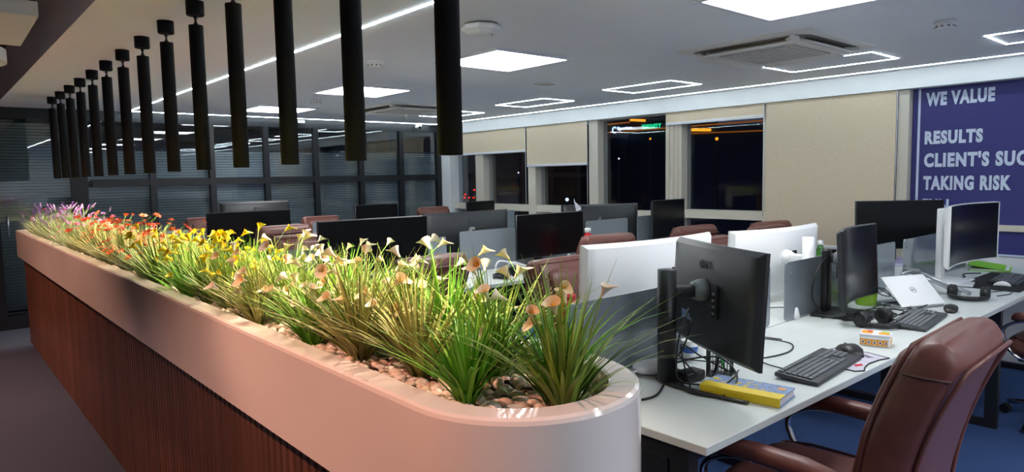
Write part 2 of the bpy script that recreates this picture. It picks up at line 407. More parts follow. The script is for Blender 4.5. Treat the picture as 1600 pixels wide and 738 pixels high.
sg = thing('signal_mast', 'pole with small red signal lamps outside by the white column', 'signal', (16, on_x(733, 309, 16).y, -8))
part('pole', MB().tube([(.05, 0, 0), (.05, 0, 9.6)], .05, 8), 'black_facade', sg)
part('crossbar', MB().tube([(.05, -.3, on_x(733, 309, 16).z+8), (.05, .3, on_x(733, 309, 16).z+8)], .02, 6), 'black_facade', sg)
for (x, y) in ((726, 309), (733, 309), (740, 309), (727, 304), (741, 297)):
    p = on_x(x, y, 16)-Vector(sg.location); part('signal_lamp', MB().lathe([(0, -.04), (.04, -.02), (.04, .02), (0, .04)], p, 8), 'lamp_red', sg)
b2 = facade('low_building', 17, 7.2, 9.6, -4, on_x(1130, 305, 17).z, 'brown_facade', 'low brown building outside behind the raised blind')
part('roof_edge', MB().span((-.05, -1.2, on_x(1130, 305, 17).z+4), (1, 1.2, on_x(1130, 305, 17).z+4.06)), 'brown_facade', b2)
b3 = facade('apartment_block', 22, 24.5, 42, -6, 9, 'brown_facade', 'brown apartment block outside beside the white column')
part('pilaster', MB().span((-.3, -4, 0), (0, -3, 15)), 'black_facade', b3); part('pilaster', MB().span((-.3, 2, 0), (0, 3, 15)), 'black_facade', b3)

# ------------------------------------------------------------------ ceiling fittings
def panel(x, y, label):
    p = thing('ceiling_panel_light', label, 'light', (x, y, CEIL), 0, 'square ceiling panels')
    s = .305
    f = MB()
    for sx in (-1, 1): f.box((sx*(s+.012), 0, -.006), (.026, 2*s+.05, .014)); f.box((0, sx*(s+.012), -.006), (2*s, .026, .014))
    part('frame', f, 'rail_white', p); part('diffuser', MB().box((0, 0, -.006), (2*s, 2*s, .006)), 'panel_light', p)
for y, l in ((-2.38, 'unseen square panel light continuing the row over the empty floor, added for its light'), (-.43, 'unseen square panel light continuing the row above the chair side, added for its light'), (1.52, 'bright square panel light beside the nearer air conditioner'),  # first two continue the row out of view, added for their light
             (3.57, 'bright square panel light next to the white access point'), (5.5, 'bright square panel light between two ceiling detectors'),
             (7.4, 'bright square panel light closest to the dark partition')): panel(3.04, y, l)
panel(1.15, -.95, 'added unseen square panel light brightening the rounded planter end'); panel(1.15, -2.9, 'added unseen square panel light behind the camera for more cool light')  # unseen fill panels, added to brighten the planter end and monitor backs
def led_rect(y0, y1, label, x0=4.85, x1=5.29):
    r = thing('led_rectangle', label, 'light', ((x0+x1)/2, (y0+y1)/2, CEIL), 0, 'LED rectangles on the ceiling')
    w, h = (x1-x0)/2, (y1-y0)/2
    for a, b in (((-w, -h), (w, -h)), ((-w, h), (w, h)), ((-w, -h), (-w, h)), ((w, -h), (w, h))):
        part('led_bar', MB().span((a[0]-.004, a[1]-.004, -.003), (b[0]+.004, b[1]+.004, .001)), 'strip_light', r)
led_rect(-1.2, -.3, 'LED rectangle above the floor beyond the chair'); led_rect(.52, 1.28, 'LED rectangle beside the small smoke detector')
led_rect(1.92, 2.69, 'LED rectangle beside the nearer air conditioner'); led_rect(3.53, 4.28, 'LED rectangle next to the flush round vent'); led_rect(5.08, 5.83, 'LED rectangle over the middle of the windows'); led_rect(6.6, 7.34, 'LED rectangle closest to the white corner column')

def aircon(x, y, label):
    a = thing('air_conditioner', label, 'air conditioner', (x, y, CEIL))
    R = lambda w, r, n=6: [(sx*(w-r)+r*math.cos(t), sy*(w-r)+r*math.sin(t)) for sx, sy, t0 in ((1, 1, 0), (-1, 1, PI/2), (-1, -1, PI), (1, -1, 1.5*PI)) for t in [t0+PI/2*k/n for k in range(n+1)]]
    part('fascia', MB().prism(R(.44, .03), -.016, 0), 'ac_white', a)
    part('throat', MB().prism(R(.385, .10), -.020, -.016), 'ac_dark', a)
    part('body', MB().prism(R(.318, .06), -.042, -.018), 'ac_white', a)
    g = part('grille', MB().prism(R(.25, .02), -.047, -.042), 'ac_grille', a)
    gs = MB()
    for k in range(12): gs.box((0, -.23+k*.042, -.049), (.47, .006, .004))
    part('grille_bars', gs, 'ac_white', g)
    for k in range(4):
        M = Matrix.Rotation(k*PI/2, 3, 'Z') @ Matrix.Rotation(math.radians(22), 3, 'X')
        c = Matrix.Rotation(k*PI/2, 3, 'Z') @ Vector((0, -.348, -.04))
        part('louver', MB().rbox(c, (.54, .072, .010), .003, 1, M), 'ac_white', a)
        part('corner_bridge', MB().box(Matrix.Rotation(k*PI/2, 3, 'Z') @ Vector((.29, -.345, -.026)), (.05, .09, .02), k*PI/2+PI/4), 'ac_white', a)
    part('logo_tab', MB().rbox((-.36, .28, -.03), (.03, .02, .02), .004), 'ac_dark', a)
aircon(4.17, 2.24, 'square cassette air conditioner beside the LED rectangles nearest the printed panel')
aircon(4.17, 6.58, 'square cassette air conditioner nearest the dark glass partition')
ap = thing('access_point', 'round white wireless access point under the ceiling', 'access point', (2.24, 2.80, CEIL))
part('mount_plate', MB().lathe([(.085, 0), (.085, -.012)], n=24), 'ac_dark', ap)
part('housing', MB().lathe([(.098, -.012), (.104, -.022), (.10, -.034), (.07, -.052), (.05, -.058), (.001, -.058)], n=8, smooth=False), 'detector', ap)
part('status_light', MB().lathe([(.006, -.0605), (.006, -.057)], (.03, -.05, 0), n=8), 'grey_mount', ap)
def smoke(x, y, label, s=1):
    d = thing('smoke_detector', label, 'smoke detector', (x, y, CEIL))
    part('base', MB().lathe([(.055*s, 0), (.055*s, -.014), (.048*s, -.018)], n=20), 'detector', d)
    part('head', MB().lathe([(.048*s, -.016), (.05*s, -.026), (.044*s, -.036), (.026*s, -.042), (.001, -.042)], n=20), 'detector', d)
    v = MB()
    for k in range(10): t = 2*PI*k/10; v.box((math.cos(t)*.047*s, math.sin(t)*.047*s, -.03), (.006, .012, .008), t)
    part('vent_slots', v, 'ac_dark', d)
smoke(2.36, 4.09, 'small white smoke detector beside the planter LED line'); smoke(4.19, 1.29, 'small white smoke detector on the ceiling near the printed panel')
fv = thing('ceiling_vent', 'flush round white vent in the ceiling', 'vent', (4.11, 4.27, CEIL))
part('ring', MB().lathe([(.105, 0), (.105, -.006), (.09, -.010), (.085, -.004)], n=28), 'detector', fv); part('grille', MB().lathe([(.085, -.004), (.06, -.006), (.001, -.006)], n=28), 'ac_grille', fv)
smoke(3.0, 6.35, 'small white detector between the two panel lights farthest away')
cc = thing('security_camera', 'small white security camera on the partition header', 'camera', (5.55, PY-.045, 2.19))
part('bracket', MB().box((0, .02, .02), (.05, .05, .05)), 'white_plastic', cc); part('housing', MB().rbox((0, -.02, .012), (.075, .06, .045), .012), 'white_plastic', cc)
part('lens', MB().lathe([(.024, 0), (.024, .018), (.012, .026), (.001, .028)], (0, -.045, .0), 14, Matrix.Rotation(PI/2+.3, 3, 'X')), 'black_plastic', cc)
jb = thing('sensor_box', 'small white sensor box at the head of the partition', 'sensor', (3.78, PY-.03, 2.205)); part('box', MB().rbox((0, 0, 0), (.09, .05, .035), .006), 'white_plastic', jb); part('eye', MB().lathe([(.008, 0), (.006, .008), (.001, .009)], (0, -.025, 0), 8, Matrix.Rotation(PI/2, 3, 'X')), 'ac_dark', jb)

# reception rafts and downlights under the dark ceiling
def raft(pts, z0, z1, label):
    cx = sum(p[0] for p in pts)/len(pts); cy = sum(p[1] for p in pts)/len(pts)
    r = thing('ceiling_raft', label, 'ceiling panel', (cx, cy, z0))
    part('slab', MB().prism([(p[0]-cx, p[1]-cy) for p in pts], 0, z1-z0), 'wall_white', r)
    rods = MB(); 
    for sx in (-.12, .08): rods.tube([(sx, 0, z1-z0), (sx, 0, 2.59-z0)], .004, 6)
    part('hanger', rods, 'silver', r)
raft([(-.35, 3.46), (.433, 3.49), (.445, 4.28), (-.35, 4.30)], 2.16, 2.22, 'square white ceiling raft hung below the dark ceiling')
raft([(.1+.345*math.cos(t), 4.95+.36*math.sin(t)) for t in [2*PI*k/28 for k in range(28)]], 2.16, 2.23, 'rounded white ceiling raft hung below the dark ceiling')
raft([(-.6, 2.75), (.33, 2.75), (.30, 3.26), (-.6, 3.26)], 2.17, 2.23, 'oblong white ceiling raft beside the square one')
def downlight(x, y, watts=DOWN_W):
    d = thing('downlight', 'warm recessed downlight in the dark ceiling', 'light', (x, y, 2.59), 0, 'downlights in the dark ceiling')
    part('trim_ring', MB().lathe([(.06, 0), (.06, -.006), (.045, -.008), (.042, 0)], n=20), 'pendant_black', d)
    part('lamp_disc', MB().lathe([(.042, -.001), (.001, -.001)], n=16), 'warm_lamp', d)
    l = bpy.data.lights.new('downlight_beam', 'SPOT'); l.energy = watts; l.color = (1, .50, .36); l.spot_size = math.radians(112); l.spot_blend = .45; l.shadow_soft_size = .045
    o = bpy.data.objects.new('downlight_beam', l); COL.objects.link(o); o.parent = d; o.location = (0, 0, -.02)
for y in (1.25, 2.95, 4.7, 6.5): downlight(-.58, y)
for y in (2.0, 5.6): downlight(-1.9, y, DOWN_W*.5)

# ------------------------------------------------------------------ pendants over the planter
def make_pendant():
    p = thing('pendant_light', 'slim black cylinder pendant light hanging over the planter', 'pendant light', (.966, 1.34, CEIL), 0, 'row of black pendants over the planter')
    part('canopy', MB().lathe([(.037, 0), (.037, -.056), (.034, -.060)], n=24), 'pendant_black', p)
    part('swivel', MB().lathe([(.008, -.058), (.008, -.072), (.005, -.075), (.005, -.085), (.012, -.10), (.012, -.104)], n=12), 'black_plastic', p)
    tb = part('tube', MB().lathe([(.030, -.102), (.030, -.727), (.027, -.727), (.027, -.68)], n=28, cap=False).lathe([(.001, -.102), (.030, -.102)], n=28, cap=False), 'pendant_black', p)
    part('lamp', MB().lathe([(.027, -.69), (.001, -.69)], n=20), 'warm_lamp', tb)
    return p
PEND_Y = [1.335+.4645*k for k in range(14)]
spot = bpy.data.lights.new('pendant_beam', 'SPOT'); spot.energy = SPOT_W; spot.color = (1, .80, .58); spot.spot_size = math.radians(105); spot.spot_blend = .7; spot.shadow_soft_size = .02
pd0 = make_pendant()
for i, y in enumerate(PEND_Y):
    p = pd0 if i == 0 else copy_tree(pd0)
    p.location = (.966, y, CEIL)
    o = bpy.data.objects.new('pendant_beam', spot); COL.objects.link(o); o.parent = p; o.location = (0, 0, -.70)

# ------------------------------------------------------------------ planter
X0, X1, YN, YF = .628, 1.103, .752, 7.42
R0 = (X1-X0)/2
def outline(d, nn=24):
    r = R0-d; cx = (X0+X1)/2; cy = YN+R0
    pts = [(X0+d, YF-d)] + [(cx-r*math.cos(PI*k/nn), cy-r*math.sin(PI*k/nn)) for k in range(nn+1)] + [(X1-d, YF-d)]
    return pts
pl = thing('planter', 'long planter with reeded walnut base and pale stone rim full of flowers', 'planter', (0, 0, 0))
def rings(prof):
    m = MB(); n = len(outline(0)); vs = []; fs = []
    for d, z in prof: vs += [(x, y, z) for x, y in outline(d)]
    for i in range(len(prof)-1):
        for k in range(n): k2 = (k+1) % n; fs.append((i*n+k, i*n+k2, (i+1)*n+k2, (i+1)*n+k))
    return m.add(vs, fs, False)
fa = part('stone_rim', rings([(.06, .83), (.003, .83), (0, .833), (0, 1.055), (.003, 1.062), (.010, 1.066), (.056, 1.066), (.061, 1.063), (.062, 1.058), (.062, .99)]), 'quartz', pl, label='pale polished stone rim')
for p_ in fa.data.polygons: p_.use_smooth = True
fa.data.set_sharp_from_angle(angle=math.radians(18))
core = rings([(.052, .06), (.052, .835)]); part('core', core, 'frame_dark', pl)
part('plinth', rings([(.07, 0), (.07, .07)]), 'frame_dark', pl)
part('soil_bed', MB().prism(outline(.055), .95, 1.0), 'soil', pl)
sl = MB().rbox((0, 0, 0), (.014, .0345, .765), .004, 1, smooth=False).mesh('slat', 'walnut')
y = YN+R0+.02; ns = 0
while y < YF-.07:
    o = part('slat', sl, None, pl, (X0+.047, y, .442)); y += .0425; ns += 1
o = part('end_panel', MB().span((X0+.045, YF-.06, .06), (X1-.05, YF-.045, .83)), 'walnut', pl)
for k in range(1, 26):   # curved near end, same slats
    t = PI*k/26; r = R0-.047; part('slat', sl, None, pl, (X0+R0-r*math.cos(t), YN+R0-r*math.sin(t), .442), (0, 0, t))

# pebbles
def ico(sub, sx, sy, sz, m, jit, seed):
    rnd = random.Random(seed); bm = bmesh.new(); bmesh.ops.create_icosphere(bm, subdivisions=sub, radius=1)
    for v in bm.verts:
        k = 1+jit*math.sin(v.co.x*3+seed)*math.cos(v.co.y*2.3-seed); v.co = Vector((v.co.x*sx*k, v.co.y*sy*k, v.co.z*sz))
    me = bpy.data.meshes.new('pebble'); bm.to_mesh(me); bm.free(); me.polygons.foreach_set('use_smooth', [True]*len(me.polygons)); me.materials.append(MATS[m]); return me
mat('pebble_cream', (240, 224, 208), .35, noise=.06, nscale=30); mat('pebble_pink', (228, 196, 178), .35, noise=.08, nscale=30); mat('pebble_white', (244, 236, 228), .3); mat('pebble_dark', (62, 46, 42), .2)
PB = [(ico(2, .019, .015, .011, 'pebble_cream', .06, 1), 'cream'), (ico(2, .016, .014, .011, 'pebble_pink', .08, 2), 'pinkish'), (ico(2, .021, .014, .010, 'pebble_white', .06, 3), 'white'), (ico(2, .015, .012, .010, 'pebble_cream', .08, 4), 'cream'), (ico(2, .017, .014, .012, 'pebble_dark', .05, 5), 'dark brown')]
rn = random.Random(3)
def inside(x, y, marg):
    if y < YN+R0: return math.hypot(x-(X0+R0), y-(YN+R0)) < R0-marg
    return X0+marg < x < X1-marg and y < YF-marg
cells = []; yy = YN; row = 0
while yy < YF:
    xx = X0+(.014 if row % 2 else 0)
    while xx < X1:
        a, b = xx+rn.uniform(-.006, .006), yy+rn.uniform(-.006, .006)
        if inside(a, b, .083): cells.append((a, b))
        xx += .029
    yy += .027; row += 1
cells.sort(key=lambda c: c[1])
near, far = cells[:285], cells[285:]
for a, b in near:
    me, nm = rn.choices(PB, (4, 4, 3, 4, 1))[0]
    o = link('pebble', me, None, (a, b, 1.009+rn.uniform(0, .009)), (rn.uniform(-.25, .25), rn.uniform(-.25, .25), rn.uniform(0, 6)))
    tag(o, nm+' rounded pebble lying in the planter', 'pebble', nm+' pebbles in the planter')
bed = MB(); ic = ico(1, 1, 1, 1, 'pebble_cream', 0, 0); iv = [v.co.copy() for v in ic.vertices]; fi = [tuple(p.vertices) for p in ic.polygons]
for a, b in far:
    c = Vector((a, b, 1.009+rn.uniform(0, .009))); s = rn.uniform(.8, 1.15); t = rn.uniform(0, 6)
    R = Matrix.Rotation(t, 3, 'Z'); bed.add([R @ Vector((v.x*.018*s, v.y*.0145*s, v.z*.011)) + c for v in iv], fi, True)
tag(link('pebble_bed', bed.mesh('pebble_bed', 'pebble_cream')), 'bed of pale pebbles under the flowers along the planter', 'pebbles', None, 'stuff')

# grass plants
def clump(seed, n, hmin, hmax, spread, m, w=.0042):
    rnd = random.Random(seed); vs = []; fs = []; tone = []
    for i in range(n):
        az = rnd.uniform(0, 2*PI); ln = rnd.uniform(hmin, hmax); out = rnd.uniform(.1, 1)*spread; bx = rnd.uniform(0, .022)
        d = Vector((math.cos(az), math.sin(az), 0)); side = Vector((-d.y, d.x, 0)); ww = w*rnd.uniform(.6, 1.25); t0 = rnd.random()
        tw = rnd.uniform(-.6, .6); side = (side*math.cos(tw)+d*math.sin(tw))
        seg = 5; o = len(vs); droop = rnd.uniform(.0, .55)*out
        for k in range(seg+1):
            t = k/seg; hor = bx+ln*out*(t**1.5); ver = ln*(t*(1-.30*out)-droop*.55*t**3)
            wid = ww*(1-t**2.2)*(.7+.6*math.sin(PI*min(1, t*1.3)))+.0003
            c = d*hor+Vector((0, 0, ver))
            vs += [c-side*wid, c+side*wid]
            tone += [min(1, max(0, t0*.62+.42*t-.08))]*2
        for k in range(seg): a = o+2*k; fs.append((a, a+1, a+3, a+2))
    me = bpy.data.meshes.new('foliage'); me.from_pydata(vs, [], fs); me.polygons.foreach_set('use_smooth', [True]*len(fs))
    at = me.attributes.new('tone', 'FLOAT', 'POINT'); at.data.foreach_set('value', tone); me.materials.append(MATS[m]); return me
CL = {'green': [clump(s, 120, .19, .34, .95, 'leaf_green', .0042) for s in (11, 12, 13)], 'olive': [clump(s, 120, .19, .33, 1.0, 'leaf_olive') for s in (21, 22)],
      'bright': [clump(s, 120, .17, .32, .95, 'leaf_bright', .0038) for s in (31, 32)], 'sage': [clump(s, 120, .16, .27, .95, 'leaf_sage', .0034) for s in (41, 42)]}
def calla(m):
    b = MB(); n = 12; vs = []; fs = []; rings_ = 5
    for i in range(rings_+1):
        t = i/rings_
        for k in range(n):
            a = 2*PI*k/n; r = .0025+.0125*t**1.6; z = .034*t
            tipk = max(0, math.cos(a))**2; r2 = r*(1+.75*tipk*t*t); z2 = z+.014*tipk*t*t-.010*(1-tipk)*max(0, t-.7)
            vs.append((r2*math.cos(a), r2*math.sin(a), z2))
    for i in range(rings_):
        for k in range(n): k2 = (k+1) % n; fs.append((i*n+k, i*n+k2, (i+1)*n+k2, (i+1)*n+k))
    b.add(vs, fs, True); return b.mesh('flower', m)
def daisy(m, r=.016, np_=6):
    b = MB()
    for k in range(np_):
        a = 2*PI*k/np_; d = Vector((math.cos(a), math.sin(a), .25)); s = Vector((-d.y, d.x, 0))
        b.add([d*.003, d*r*.55+s*r*.28, d*r, d*r*.55-s*r*.28], [(0, 1, 2, 3)])
    b.lathe([(.001, .003), (.0045, .002), (.0035, .007), (.001, .008)], n=6); return b.mesh('flower', m)
def spike(m):
    b = MB(); rnd = random.Random(5)
    for k in range(14):
        z = k*.0032; a = k*2.4; r = .006*(1-k/18); b.lathe([(.0005, -.004), (.0042, 0), (.0005, .004)], (math.cos(a)*r, math.sin(a)*r, z), 5)
    return b.mesh('flower', m)
FL = {'cream': [calla('petal_cream'), calla('petal_white')], 'yellow': [calla('petal_yellow')], 'orange': [daisy('petal_orange', .021), daisy('petal_red', .018)], 'pink': [daisy('petal_pink', .018)], 'violet': [spike('petal_violet'), spike('petal_lilac')]}
spx = MB().lathe([(.0018, .004), (.0022, .014), (.0015, .026), (.0003, .028)], n=6).mesh('spadix', 'spadix')
LB = {'cream': 'green grass plant with cream trumpet flowers in the planter', 'yellow': 'grass plant with bright yellow flowers in the planter', 'orange': 'grass plant with orange star flowers in the planter',
      'pink': 'grass plant with pink flowers in the planter', 'violet': 'fine sage plant with violet flower spikes in the planter', 'none': 'plain green grass plant without flowers in the planter'}
def stem_mesh(h, lean, seed):
    return MB().tube([(lean*h*(k/5)**1.7, 0, h*k/5) for k in range(6)], .0013, 5).mesh('stem', 'stem')
STEM = [(h, l, stem_mesh(h, l, 0)) for h in (.13, .17, .21, .25, .28) for l in (.25, .5, .8)]
def plant(x, y, kind, foliage, nf, sc=1.0):
    p = thing('grass_plant', LB[kind], 'plant', (x, y, 1.0), rn.uniform(0, 6.28), kind+' flowered plants' if kind != 'none' else 'plain grass plants')
    p.scale = (sc, sc, sc)
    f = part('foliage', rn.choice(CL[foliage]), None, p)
    for k in range(nf):
        h, l, sm = rn.choice(STEM); a = rn.uniform(0, 6.28)
        tip = Vector((math.cos(a)*l*h, math.sin(a)*l*h, h))
        fl = part('flower', rn.choice(FL[kind]), None, p, tip)
        if kind in ('cream', 'yellow'): 
            el = rn.uniform(.45, 1.35); fl.rotation_euler = (0, el, a+rn.uniform(-.6, .6)); 
            q = rn.uniform(.75, 1.1) if kind == 'cream' else rn.uniform(.8, 1.1); fl.scale = (q, q, q)
        else: fl.rotation_euler = (0, rn.uniform(.2, .9), a)
        if kind == 'orange': q = rn.uniform(.9, 1.3); fl.scale = (q, q, q)
        if kind in ('cream',): part('spadix', spx, None, fl)
        st = part('stem', sm, None, p, (0, 0, 0), (0, 0, a))
def kind_at(y):
    t = y+rn.uniform(-.16, .16)
    return 'cream' if t < 2.30 else 'yellow' if t < 3.35 else 'orange' if t < 5.3 else 'pink' if t < 6.0 else 'violet'
SPOTS = [(.90, .90, 'cream', 'green', 3, 1.0), (.975, 1.0, 'cream', 'bright', 6, .95), (.80, 1.07, 'none', 'bright', 0, .95), (.95, 1.16, 'cream', 'green', 7, 1.0),
         (.83, 1.28, 'none', 'olive', 0, 1.0), (.96, 1.36, 'cream', 'bright', 8, 1.0), (.80, 1.50, 'cream', 'olive', 3, 1.05), (.96, 1.55, 'cream', 'green', 8, 1.0), (.88, 1.46, 'cream', 'olive', 5, .9), (.87, 1.64, 'cream', 'green', 7, 1.0)]
for s in SPOTS: plant(*s)
y = 1.70; k = 0
while y < 7.30:
    k += 1
    for x in ((.765, .865, .975) if k % 2 else (.80, .93)):
        kd = kind_at(y); fo = {'cream': rn.choice(('green', 'bright', 'olive')), 'yellow': rn.choice(('green', 'olive', 'bright')), 'orange': rn.choice(('sage', 'olive', 'sage')), 'pink': 'sage', 'violet': 'sage'}[kd]
        plant(x+rn.uniform(-.03, .03), y+rn.uniform(-.05, .05), kd, fo, rn.randint(7, 10) if kd != 'yellow' else rn.randint(6, 9), rn.uniform(.78, .98))
    y += .18

# ------------------------------------------------------------------ workbenches
DZ = .74
def bench(y0, label, x0=1.517, x1=5.96, depth=.60):
    b = thing('workbench', label, 'desk', (0, y0, 0))
    for k, (ya, yb) in enumerate(((0, depth-.004), (depth+.004, 2*depth))):
        part('worktop', MB().rbox(((x0+x1)/2, (ya+yb)/2, DZ-.0125), (x1-x0, yb-ya, .025), .002, 1, smooth=False), 'desk_white', b)
    part('beam', MB().span((x0+.05, depth-.05, DZ-.085), (x1-.05, depth+.05, DZ-.025)), 'desk_leg', b)
    for x in (x0+.03, 2.997, 4.477, x1-.03):
        f = MB().span((x-.022, .06, DZ-.07), (x+.022, 2*depth-.06, DZ-.025)).span((x-.022, .06, 0), (x+.022, .12, DZ-.07)).span((x-.022, 2*depth-.12, 0), (x+.022, 2*depth-.06, DZ-.07)).span((x-.022, .12, 0), (x+.022, 2*depth-.12, .04))
        part('leg_frame', f, 'desk_leg', b)
    for k in range(3):
        part('modesty_panel', MB().span((x0+.06+k*1.48, depth-.012, .28), (min(x1-.06, x0+1.42+k*1.48), depth+.012, DZ-.085)), 'desk_leg', b)
    part('end_panel', MB().span((x0+.004, .13, .04), (x0+.018, 2*depth-.13, DZ-.07)), 'desk_leg', b)
    return b
bench(.988, 'white double-sided workbench carrying the yellow book and silver laptop')
bench(3.52, 'white double-sided workbench carrying the red bottle with white cap')
bench(6.05, 'white double-sided workbench nearest the dark glass partition')
def divider(x0, x1, y, label, zt=1.022):
    d = thing('desk_divider', label, 'desk divider', ((x0+x1)/2, y, DZ))
    w = x1-x0
    pts = [(sx*(w/2-.02)+.02*math.cos(t), sz*((zt-DZ)/2-.02)+.02*math.sin(t)) for sx, sz, t0 in ((1, 1, 0), (-1, 1, PI/2), (-1, -1, PI), (1, -1, 1.5*PI)) for t in [t0+PI/2*k/5 for k in range(6)]]
    s = MB().prism(pts, -.004, .004); s.v = [(x, -z, y+(zt-DZ)/2+.004) for x, y, z in s.v]
    part('sheet', s, 'acrylic', d)
    for sx in (-.42, .42):
        part('clamp', MB().loft([((sx*w, 0, 0), (.022, 0, 0), (0, .02, 0)), ((sx*w, 0, .02), (.02, 0, 0), (0, .018, 0)), ((sx*w, 0, .055), (.010, 0, 0), (0, .011, 0))], 14, 3), 'white_plastic', d)
    part('screw', MB().lathe([(.004, 0), (.004, .003)], (-w/2+.05, -.004, zt-DZ-.05), 8, Matrix.Rotation(PI/2, 3, 'X')), 'silver', d)
D1 = 'smoked acrylic desk divider '
divider(1.615, 2.95, 1.592, D1+'behind the monitor with the thick black column'); divider(3.095, 4.43, 1.592, D1+'behind the green cup and curved black monitor'); divider(4.575, 5.90, 1.592, D1+'next to the white monitor by the printed panel')
divider(1.615, 2.92, 4.12, D1+'on the middle bench next to the planter'); divider(3.045, 4.30, 4.12, D1+'behind the bent metal laptop stand', 1.048); divider(4.43, 4.995, 4.12, D1+'short, behind the red bottle', 1.05); divider(5.14, 5.9, 4.12, D1+'on the middle bench by the windows', 1.055)
divider(1.615, 2.92, 6.65, D1+'on the far bench next to the planter'); divider(3.045, 4.35, 6.65, D1+'in the middle of the far bench'); divider(4.5, 5.8, 6.65, D1+'on the far bench by the white column')

# ------------------------------------------------------------------ monitors
def monitor(label, c, deg, w, h, zc, sag=.03, tilt=0, skin='charcoal', stand='black_plastic', back=.16, logo=None, neck_r=.032, base='arc', light_edge=None, group=None, neck_top=None, mz=.07):
    th = math.radians(deg)
    bx, by = c[0]-math.sin(th)*back, c[1]+math.cos(th)*back
    mo = thing('monitor', label, 'monitor', (bx, by, DZ), th, group)
    T = Matrix.Translation((0, -back, zc-DZ)) @ Matrix.Rotation(-tilt, 4, 'X')
    n = 18; front = []; rear = []; mid = []
    def grid(off, inset, both):
        vs = []
        for i in range(n+1):
            x = (-1+2*i/n)*(w/2-inset); yv = -sag*((2*x/w)**2)+off
            for z in (-h/2+inset, h/2-inset): vs.append(T @ Vector((x, yv, z)))
        return vs
    fs = [(2*i, 2*i+2, 2*i+3, 2*i+1) for i in range(n)]
    # housing: rear shell, bevelled towards its edges
    A = grid(0, 0, 0); B = grid(.012, 0, 0); Cg = grid(.030, .016, 0)
    m = MB(); N2 = 2*(n+1); m.v = [tuple(v) for v in A+B+Cg]
    def rim(o1, o2):
        ring = [2*i for i in range(n+1)]+[2*i+1 for i in range(n, -1, -1)]
        return [(o1+ring[k], o1+ring[(k+1) % len(ring)], o2+ring[(k+1) % len(ring)], o2+ring[k]) for k in range(len(ring))]
    m.f = [f for f in fs]+rim(0, N2)+rim(N2, 2*N2)+[tuple(2*N2+i for i in f) for f in fs]; m.sm = [False]*len(m.f)
    for k in list(range(n))+list(range(len(m.f)-n, len(m.f))): m.sm[k] = True
    hs = part('housing', m, skin, mo)
    part('screen', MB().add(grid(-.0012, .006, 0), fs, True), 'screen', mo)
    if light_edge:
        e = MB(); pts = [T @ Vector((x, -sag*((2*x/w)**2)-.001, zz)) for x, zz in [(-w/2+w*i/n, h/2) for i in range(n+1)]+[(w/2-w*i/n, -h/2) for i in range(n+1)]]
        e.tube(pts, .0035, 6, True); part('bezel', e, light_edge, mo)
    if logo:
        lg, lm = logo
        me = text_mesh(lg, .038, lm, None, bold=.0003, extrude=.0006)
        lw = max(v.co.x for v in me.vertices)
        o = part('lettering', me, None, hs, None, None); o.matrix_local = T @ Matrix.Translation((-.002, .0328, h*.27)) @ Matrix.Rotation(PI, 4, 'Z')
        rg = MB().tube([(.020+.015*math.cos(t), .0335, .013+.015*math.sin(t)) for t in [2*PI*k/20 for k in range(20)]], .0016, 5, True)
        rg.box((.020, .0335, .013), (.0035, .002, .016)).box((.0235, .0335, .0065), (.008, .002, .003)).box((.027, .0335, .019), (.004, .002, .004))
        e = part('emblem', rg, lm, hs); e.matrix_local = T @ Matrix.Translation((0, 0, h*.27))
    ht = (neck_top or zc+h*.18)-DZ
    if base == 'arc':
        part('stand_column', MB().tube([(0, 0, .012), (0, 0, ht)], neck_r, 20), stand, mo)
        ar = MB(); pts = [(x*.27, -.155*abs(x)**1.5+.004, .007) for x in [-1+k/10 for k in range(21)]]
        ar.tube(pts, [.010+.008*(1-abs(k-10)/10) for k in range(21)], 8, flat=.4); part('stand_base', ar, stand, mo)
    else:
        part('stand_column', MB().rbox((0, 0, ht/2+.005), (.075, .035, ht), .008), stand, mo)
        part('stand_base', MB().rbox((0, -.06, .008), (.26, .20, .014), .006), stand, mo)
    zm = zc-DZ+h*mz
    part('mount_arm', MB().rbox((0, -.04-(back-.10)/2, zm), (.05, max(.03, back-.06), .04), .006), stand, mo)
    part('mount_cover', MB().lathe([(.040, 0), (.039, .02), (.030, .045), (.001, .045)], (0, -back+.028, zm), 20, Matrix.Rotation(-PI/2, 3, 'X')), 'grey_mount' if stand == 'black_plastic' else stand, mo)
    pb = MB().box((-.085, -back+.0345, zc-DZ-.0), (.035, .006, .11)); pbo = part('port_bay', pb, 'black_matte', mo)
    cn = MB()
    for k in range(4): cn.box((-.085, -back+.038, zc-DZ-.04+k*.022), (.016, .005, .008))
    part('sockets', cn, 'silver', pbo)
    return mo
LGK = ('LG', 'logo_black'); LGG = ('LG', 'logo_grey')
M1 = monitor('black monitor showing its back, on a thick round column beside the yellow book', (2.045, 1.315), 60, .61, .367, 1.032, .022, math.radians(-3.4), 'charcoal', 'black_plastic', .165, LGK, neck_top=1.135)
part('rating_label', MB().box((.13, -.165+.036, .21), (.06, .002, .03)), 'pale_blue', M1)
M2 = monitor('curved black monitor with dark screen behind the green cup', (3.45, 1.44), 9, .62, .37, .995, .055, math.radians(3), 'charcoal', 'black_plastic', .11, None, .022, 'flat')
M3 = monitor('white curved monitor with dark screen in front of the printed panel', (4.93, 1.37), -3, .80, .37, 1.052, .06, 0, 'white_plastic', 'white_plastic', .13, None, .03, 'flat', 'white_plastic', neck_top=1.2)
monitor('large dark monitor standing behind the white curved one', (5.57, 1.97), -42, .66, .365, 1.044, .0, .05, 'charcoal', 'black_plastic', .12, None, .02, 'flat')
monitor('wide white monitor back behind the thick black column', (2.47, 1.87), 177, .86, .37, .985, .05, .03, 'white_plastic', 'white_plastic', .165, None, .03, 'arc', neck_top=.93, mz=-.28)
